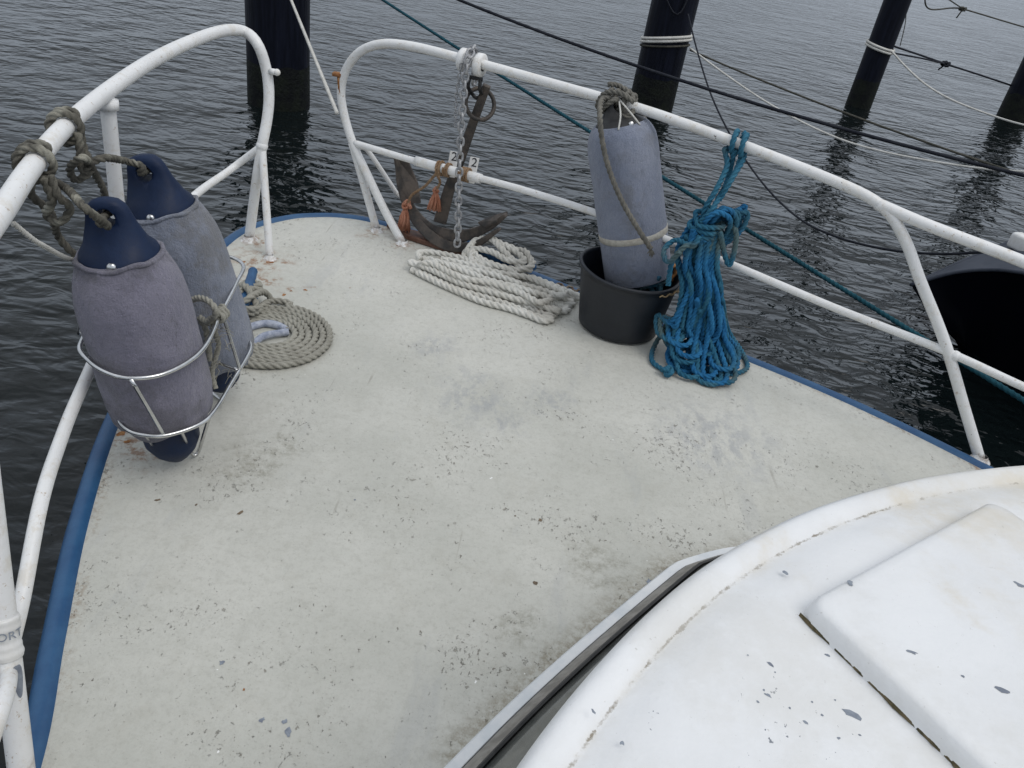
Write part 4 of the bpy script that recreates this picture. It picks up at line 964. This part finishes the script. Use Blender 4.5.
# rope from the rail holding the third fender
rc3 = railpt(RT, 618, 99); d3 = (railpt(RT, 650, 110)-railpt(RT, 590, 92)).normalized()
g3 = [rope([e3+V((0, .01, -.01)), e3+V((-.01, -.03, .02)), rc3+V((-.045, -.03, -.02))]+wrap(rc3-d3*.02, d3, .030, 1.6, 3.6, .02)+[rc3+V((-.05, -.045, .01)), A(600, 118, 2.40), A(603, 145, 2.39), A(611, 175, 2.37), A(624, 205, 2.355), A(640, 232, 2.34), A(651, 249, 2.335)], .0088),
      rope([e3+V((.0, .0, -.02))]+[e3+V((.02, -.02, .02))]+wrap(rc3+d3*.03, d3, .031, 1.7, 2.4, .022)+[A(640, 112, 2.56), A(650, 130, 2.58), A(655, 155, 2.6), A(653, 178, 2.6), A(648, 200, 2.6)], .0088),
      rope([rc3+d3*.05+V((0, -.03, .02)), rc3+V((0, -.04, .035)), rc3-d3*.05+V((0, -.035, .02)), rc3-d3*.06+V((0, -.01, -.03)), rc3+V((0, -.035, -.03)), rc3+d3*.045+V((0, -.03, -.02)), rc3+d3*.055+V((0, .02, .02)), rc3+V((0, .03, .04)), rc3-d3*.04+V((0, -.01, .045))], .0088)]
en = A(651, 249, 2.335)
for k in range(24):
    d = V((random.uniform(-.5, .8), random.uniform(-.6, .6), random.uniform(-1.3, -.3)))*.02; g3.append(sweep([en, en+d*.6, en+d], .0014, n=4))
tag(mk('fender_line', join(*g3), M['r_fgrey']), 'grey rope knotted on the right rail with a frayed end hanging over the pale fender', 'rope', 'ropes tying fenders to the rail')

# ================================================================== BLUE ROPE HANK
random.seed(21)
bt = railpt(RT, 735, 142); bd = (railpt(RT, 760, 152)-railpt(RT, 710, 133)).normalized()
Yk = 2.31
br = .0088
bl = thing('blue_rope', onz(705, 365), 'tangled bright blue rope hank tied to the right rail and spilling onto the deck', 'rope')
kn = A(712, 214, Yk)
# tie on the rail
mk('lashing', join(rope([A(706, 236, Yk-.02), A(704, 212, Yk-.01), A(716, 190, Yk), A(727, 166, bt.y-.03)]+wrap(bt, bd, .030, 1.5, 2.8, .022)+[A(740, 160, bt.y-.02), A(732, 178, Yk+.02), A(722, 192, Yk+.01), A(712, 210, Yk-.03), A(700, 222, Yk-.03)], br),
                    rope([A(722, 196, Yk), A(728, 178, bt.y)]+wrap(bt+bd*.025, bd, .030, 1.2, 2.5, .02)+[A(742, 162, bt.y-.03), A(730, 182, Yk), A(719, 200, Yk)], br)), M['r_teal'], bl)
# round turns of the frapping
fr = []
cf = A(706, 226, Yk)
for k in range(34):
    a = 2*math.pi*k/9; fr.append(cf+V((.043*math.cos(a)+.01*math.sin(k*1.7), .040*math.sin(a), .030-.0018*k*1.1+.008*math.sin(a*1.0+.6))))
fr += [A(683, 248, Yk-.07), A(672, 262, Yk-.06), A(668, 285, Yk-.05)]
mk('frapping', join(rope(fr, br)), M['r_teal'], bl)
# rounded bundle of loops above the frapping
up_l = []
for k in range(8):
    a = -.2+k*.42; w = .058+.012*random.random(); c0 = A(712+random.uniform(-4, 10), 232, Yk)
    up_l.append(rope([c0+V((-.02, -.012*k+.04, -.02)), c0+V((-.035+.012*k, -.03+.01*k, .035)), c0+V((-.01+.014*k, -.04+.012*k, .075+.01*math.sin(k))), c0+V((.035+.008*k, -.03+.01*k, .06)), c0+V((.045+.004*k, -.01+.004*k, .01)), c0+V((.02, -.01, -.04))], br))
mk('upper_loops', join(*up_l), M['r_blue'], bl)
# long loops down to the deck
def loopdown(k, n):
    t = (k+.5)/n
    ph = random.random()*6.28
    xw = -.058+.125*t
    top1 = cf+V((xw*.55+random.uniform(-.01, .01), random.uniform(-.03, .03), .0+random.uniform(-.01, .02)))
    top2 = cf+V((xw*.55+random.uniform(-.025, .025), random.uniform(-.035, .02), -.005))
    zb = random.choice([.012, .014, .03, .05, .09, .02, .07]) ; ye = 2.20+random.uniform(-.04, .10)
    xe = .55+xw*1.35+random.uniform(-.045, .045)
    tw = random.uniform(-.012, .012)
    P_ = [top1, top1+V((tw+xw*.15, -.02+random.uniform(-.02, .02), -.11)), V((.525+xw*.9+tw, 2.27+random.uniform(-.03, .03), .26)), V((.54+xw*1.3-tw, 2.26+random.uniform(-.03, .03), .14)), V((xe-.03, ye+.03, zb+.04)),
          V((xe-.02, ye-.02, zb)), V((xe+.03, ye-.035, zb)), V((xe+.05, ye+.01, zb+.015)), V((.545+xw*1.2+.02, 2.28+random.uniform(-.03, .04), .13)), V((.53+xw*.8-tw, 2.28+random.uniform(-.02, .05), .27)), top2+V((-tw, random.uniform(-.02, .02), -.10)), top2]
    return P_
lb_, lt_ = [], []
NL = 28
for k in range(NL):
    (lt_ if k % 3 == 0 else lb_).append(rope(loopdown(k, NL), br))
# flat loops spread on the deck
def D(px, py, z=.011): return onz(px, py, z)
lt_.append(rope([A(690, 300, 2.26), D(668, 325, .08), D(655, 345, .02), D(652, 360), D(662, 369), D(668, 371, .014)], br))
lt_.append(rope([D(668, 371, .014)+q-D(668, 371, .014) for q in knot(D(668, 371, .02), .017)], br, closed=True))
lt_.append(rope([A(722, 300, 2.25), D(728, 330, .04), D(742, 352), D(747, 368), D(730, 374), D(705, 370), D(690, 362, .02), D(700, 340, .05), A(700, 310, 2.24)], br))
lb_.append(rope([A(697, 300, 2.22), D(700, 330, .05), D(712, 350, .02), D(735, 362, .022), D(738, 350, .03), D(727, 335, .04), D(722, 320, .06)], br))
lb_.append(rope([D(665, 330, .06), D(672, 320, .1), D(690, 325, .09), D(698, 345, .04), D(704, 362, .02), D(690, 372), D(672, 366, .02), D(668, 352, .03), D(680, 345, .04)], br))
lt_.append(rope([A(680, 252, 2.22), A(668, 262, 2.24), A(664, 250, 2.28), A(676, 240, 2.3), A(692, 246, 2.25), A(700, 236, 2.26)], br))
lt_.append(rope([A(728, 222, Yk), A(736, 232, Yk-.02), A(734, 252, Yk-.03), A(729, 265, Yk-.03), A(724, 252, Yk-.03), A(720, 232, Yk-.04)], br))
mk('long_loops', join(*lb_), M['r_blue'], bl)
mk('faded_loops', join(*lt_), M['r_teal'], bl)

# ================================================================== PILES
def pile(base, r, top, label, alg=.5):
    root = thing('mooring_pile', (base.x, base.y, WZ), label, 'pile', 'dark mooring piles standing in the water')
    n = 48
    v, f = lathe([(r*1.0, WZ+.35), (r, 0), (r, .6), (r, 1.2), (r, top), (r*.9, top+.03), (0, top+.04)], n)
    v = [V((p.x+base.x, p.y+base.y, p.z)) for p in v]; mk('shaft', (v, f), M['pile'], root)
    v2, f2 = lathe([(r*1.0, WZ-.6), (r*1.012, WZ), (r*1.016, WZ+.05), (r*1.008, WZ+.22), (r*1.002, WZ+.37)], n)
    out = []
    for p in v2:
        a = math.atan2(p.y, p.x); dz = .05*noise.noise(V((math.cos(a)*2, math.sin(a)*2, 1))) if p.z > WZ+.3 else 0
        out.append(V((p.x+base.x, p.y+base.y, p.z+dz)))
    mk('waterline_growth', (out, f2), M['algae'], root)
    return root
PP = []
for (px, py), r, top, lab in [((279, 103), .274, 2.6, 'thick black mooring pile on the left, seen through the gap in the bow rail'), ((650, 108), .258, 2.8, 'black mooring pile behind the right rail and the pale fender, with white rope round it'),
                              ((858, 106), .175, 2.9, 'slimmer black pile with a white rope band, third from the left'), ((1013, 118), .24, 2.9, 'black pile cut off by the right edge of the photo, farthest away')]:
    b0 = onz(px, py, WZ); bdir = V((b0.x, b0.y, 0)).normalized(); c = V((b0.x, b0.y, 0)); PP.append((c, r)); pile(c, r, top, lab)

# ================================================================== MOORING LINES
def inv(px, py, iy): return atY(px, py, 1/iy)
SLP = []
def SL(a, b, sag, k=24):
    SLP[:] = [a.lerp(b, i/k)-V((0, 0, 4*sag*(i/k)*(1-i/k))) for i in range(k+1)]
def line(pts, r, mat, name, label, extra=None, group='mooring lines over the water', tw=True, start=None, end=None):
    P_ = [p if isinstance(p, Vector) else inv(*p) for p in pts]
    if start is not None: P_ = [start]+P_
    if end is not None: P_ = P_+[end]
    parts = [rope(P_, r, coarse=1.6 if r > .008 else 3.0, n=9) if tw else tube(P_, r, step=.06, n=8)]
    if extra: parts += extra
    return tag(mk(name, join(*parts), mat), label, 'rope', group)
def pile_loop(i, z, r, slope=0.0, turns=2):
    c, R = PP[i]; out = []
    for t in range(turns):
        out.append(sweep([c+V(((R+r)*math.cos(a), (R+r)*math.sin(a), z+t*r*2.2+slope*math.cos(a+.5))) for a in [2*math.pi*k/36 for k in range(36)]], r, n=8, closed=True))
    return out
p1, R1p = PP[0]
def zat(px, py, i):  # height on pile axis seen at this pixel
    c = PP[i][0]; r = ray(px, py); k = c.y/r.y; return CH+r.z*k
line([(337, 113, .33)], .0085, M['r_pale'], 'mooring_line', 'off-white line coming down to the curved front of the right rail', start=atY(266, -62, 7.09))
SL(atY(304, -52, 7.18), atY(1090, 441, 1.95), .02); line(SLP[:] if True else [(383, 0, .176), (460, 50, .212), (520, 91, .240), (580, 130, .270), (660, 181, .308), (740, 225, .348), (810, 268, .384), (880, 310, .42), (950, 353, .455), (1024, 399, .49), (1080, 436, .52)], .0100, M['r_green'], 'mooring_line', 'dark teal rope running outside the whole right rail past the blue hank', )
SL(atY(304, -70, 7.18), atY(1130, 200, 4.3), .16); line(SLP[:] if True else [(470, 0, .155), (560, 38, .168), (650, 75, .18), (740, 104, .19), (820, 130, .197), (920, 155, .205), (1024, 177, .215), (1100, 190, .22)], .0105, M['r_dark'], 'mooring_line', 'thick dark navy line crossing from the top of the photo to the right edge', tw=False)
sB_ = V((PP[1][0].x+.05, PP[1][0].y-PP[1][1]-.02, zat(688, 12, 1)))
line([(688, 14, .1065), (697, 50, .112), (712, 97, .122), (735, 143, .133), (765, 186, .148), (800, 219, .165), (840, 238, .185), (890, 250, .205), (940, 254, .222), (985, 252, .235)], .0085, M['r_dark'], 'mooring_line', 'dark line hanging in a deep curve from the second pile to the black boat bow', tw=False, extra=[tube([sB_+V((-.35, -.02, .35)), sB_, sB_+V((.1, 0, .9))], .008, step=.05, n=8)])
zl = zat(665, 40, 1)
SL(atY(690, 50, 9.6), atY(1100, 200, 6.0), .05); line(SLP[:] if True else [(690, 50, .1058), (730, 66, .112), (800, 92, .124), (880, 121, .138), (950, 146, .150), (1024, 174, .163), (1100, 202, .175)], .0095, M['r_olive'], 'mooring_line', 'straight olive line running from the second pile to the right edge', tw=False, extra=pile_loop(1, zl-.05, .012, .05, 1))
line([(690, 48, .1058), (722, 72, .110), (760, 98, .117), (800, 121, .125), (840, 139, .133), (880, 151, .141), (930, 161, .15), (985, 169, .16), (1030, 172, .168), (1100, 176, .18)], .0095, M['r_pale'], 'mooring_line', 'slack off-white line hanging from the band on the second pile', tw=False, extra=pile_loop(1, zl, .016, .06, 2))
z3 = zat(877, 48, 2)
line([(889, 48, .0825), (905, 66, .084), (925, 84, .086), (950, 99, .089), (985, 113, .092), (1024, 125, .096), (1080, 136, .10)], .0125, M['r_pale'], 'mooring_line', 'slack off-white line hanging from the white band on the slim third pile', tw=False, extra=pile_loop(2, z3, .017, -.03, 2))
ke = inv(946, 64, .0775)
line([(893, 46, .082), (920, 55, .08), (946, 64, .0775), (980, 75, .0755), (1013, 86, .0735)], .013, M['r_dark'], 'mooring_line', 'black line with a knot stretched between the slim third pile and the fourth', tw=False,
     extra=[tube([inv(893, 53, .082), inv(920, 58, .08), ke], .012, step=.06, n=8), sweep(catmull(knot(ke, .06), .02, True), .018, n=7, closed=True), tube([ke, ke+V((-.08, 0, -.10))], .012, step=.03, n=7)])
kg = inv(963, 9, .064)
line([(925, 0, .068), (963, 9, .064), (1024, 27, .060), (1100, 48, .056)], .012, M['r_olive'], 'mooring_line', 'thin grey line with a small knot in the top right corner', tw=False, start=V((PP[2][0].x+.1, PP[2][0].y, 2.8)),
     extra=[sweep(catmull(knot(kg, .06), .02, True), .014, n=7, closed=True), tube([kg, kg+V((-.05, 0, -.16))], .012, step=.04, n=7), tube([kg, inv(945, -3, .066), inv(930, -12, .067)], .010, step=.06, n=7)])
line([(909, 0, .0815), (905, 25, .0815), (900, 46, .0815)], .006, M['r_olive'], 'mooring_line', 'thin dark strand hanging down the right side of the slim third pile', tw=False, start=V((PP[2][0].x+.175, PP[2][0].y-.05, 2.6)))

# ================================================================== NEIGHBOUR BOAT (black bow at the right)
nb = thing('black_boat', (3.6, 4.2, WZ), 'bow of a black hulled boat with grey deck at the right edge', 'boat')
T0 = onz(911, 285, WZ+.30)
near = [T0, onz(940, 276, WZ+.40), onz(965, 271, WZ+.48), onz(1000, 270, WZ+.57), onz(1040, 276, WZ+.66), onz(1120, 295, WZ+.78), onz(1300, 350, WZ+.90)]
far = [T0, onz(952, 266, WZ+.40), onz(975, 256, WZ+.46), onz(1000, 246, WZ+.53), onz(1040, 229, WZ+.60), onz(1120, 203, WZ+.70), onz(1300, 160, WZ+.80)]
ns, fs = [catmull(p, .05) for p in (near, far)]
K = 40
def resamp(P, k):
    L = [0]
    for i in range(1, len(P)): L.append(L[-1]+(P[i]-P[i-1]).length)
    o = []
    for j in range(k+1):
        t = L[-1]*(j/k)**1.3; i = max(1, next((q for q in range(1, len(L)) if L[q] >= t), len(L)-1)); s = (t-L[i-1])/max(1e-6, L[i]-L[i-1]); o.append(P[i-1].lerp(P[i], s))
    return o
ns, fs = resamp(ns, K), resamp(fs, K)
v, f = [], []
for i in range(K+1):
    a, b = ns[i], fs[i]; mid = (a+b)/2; t = i/K
    back = V((.42, -.26, 0))*(1-t)**4
    def dnp(p, k, z):
        q = p.lerp(mid, .10*k)+back*k; q.z = z; return q
    za, zb2 = a.z, b.z
    v += [a, dnp(a, .4, max(a.z-.16, WZ+.12)), dnp(a, 1, WZ+.02), dnp(a, 2.2, WZ-.3), dnp(b, 2.2, WZ-.3), dnp(b, 1, WZ+.02), dnp(b, .4, max(b.z-.16, WZ+.12)), b]
for i in range(K):
    for k in range(7): f.append((i*8+k, i*8+k+1, (i+1)*8+k+1, (i+1)*8+k))
mk('hull', (v, f), M['dkhull'], nb)
v, f = [], []
for i in range(K+1):
    a, b = ns[i], fs[i]
    for k in range(5):
        t = k/4; p = a.lerp(b, t); p.z += .006*math.sin(t*math.pi)+.001; v.append(p)
for i in range(K):
    for k in range(4): f.append((i*5+k, (i+1)*5+k, (i+1)*5+k+1, i*5+k+1))
mk('deck', (v, f), M['gdeck'], nb)
mk('toe_rail', tube(near, .012, step=.05, n=8), M['gdeck'], nb)
mk('toe_rail', tube(far, .012, step=.05, n=8), M['gdeck'], nb)
wc = onz(1022, 243, WZ+.62)
mk('deck_fitting', bevel(xf(box((0, 0, 0), (.09, .14, .10)), frame(wc, (0, 0, 1), (.9, .4, 0))), .02, 3), M['plate'], nb)
hw = ns[int(K*.45)]
print('OBJECTS', len(bpy.data.objects))
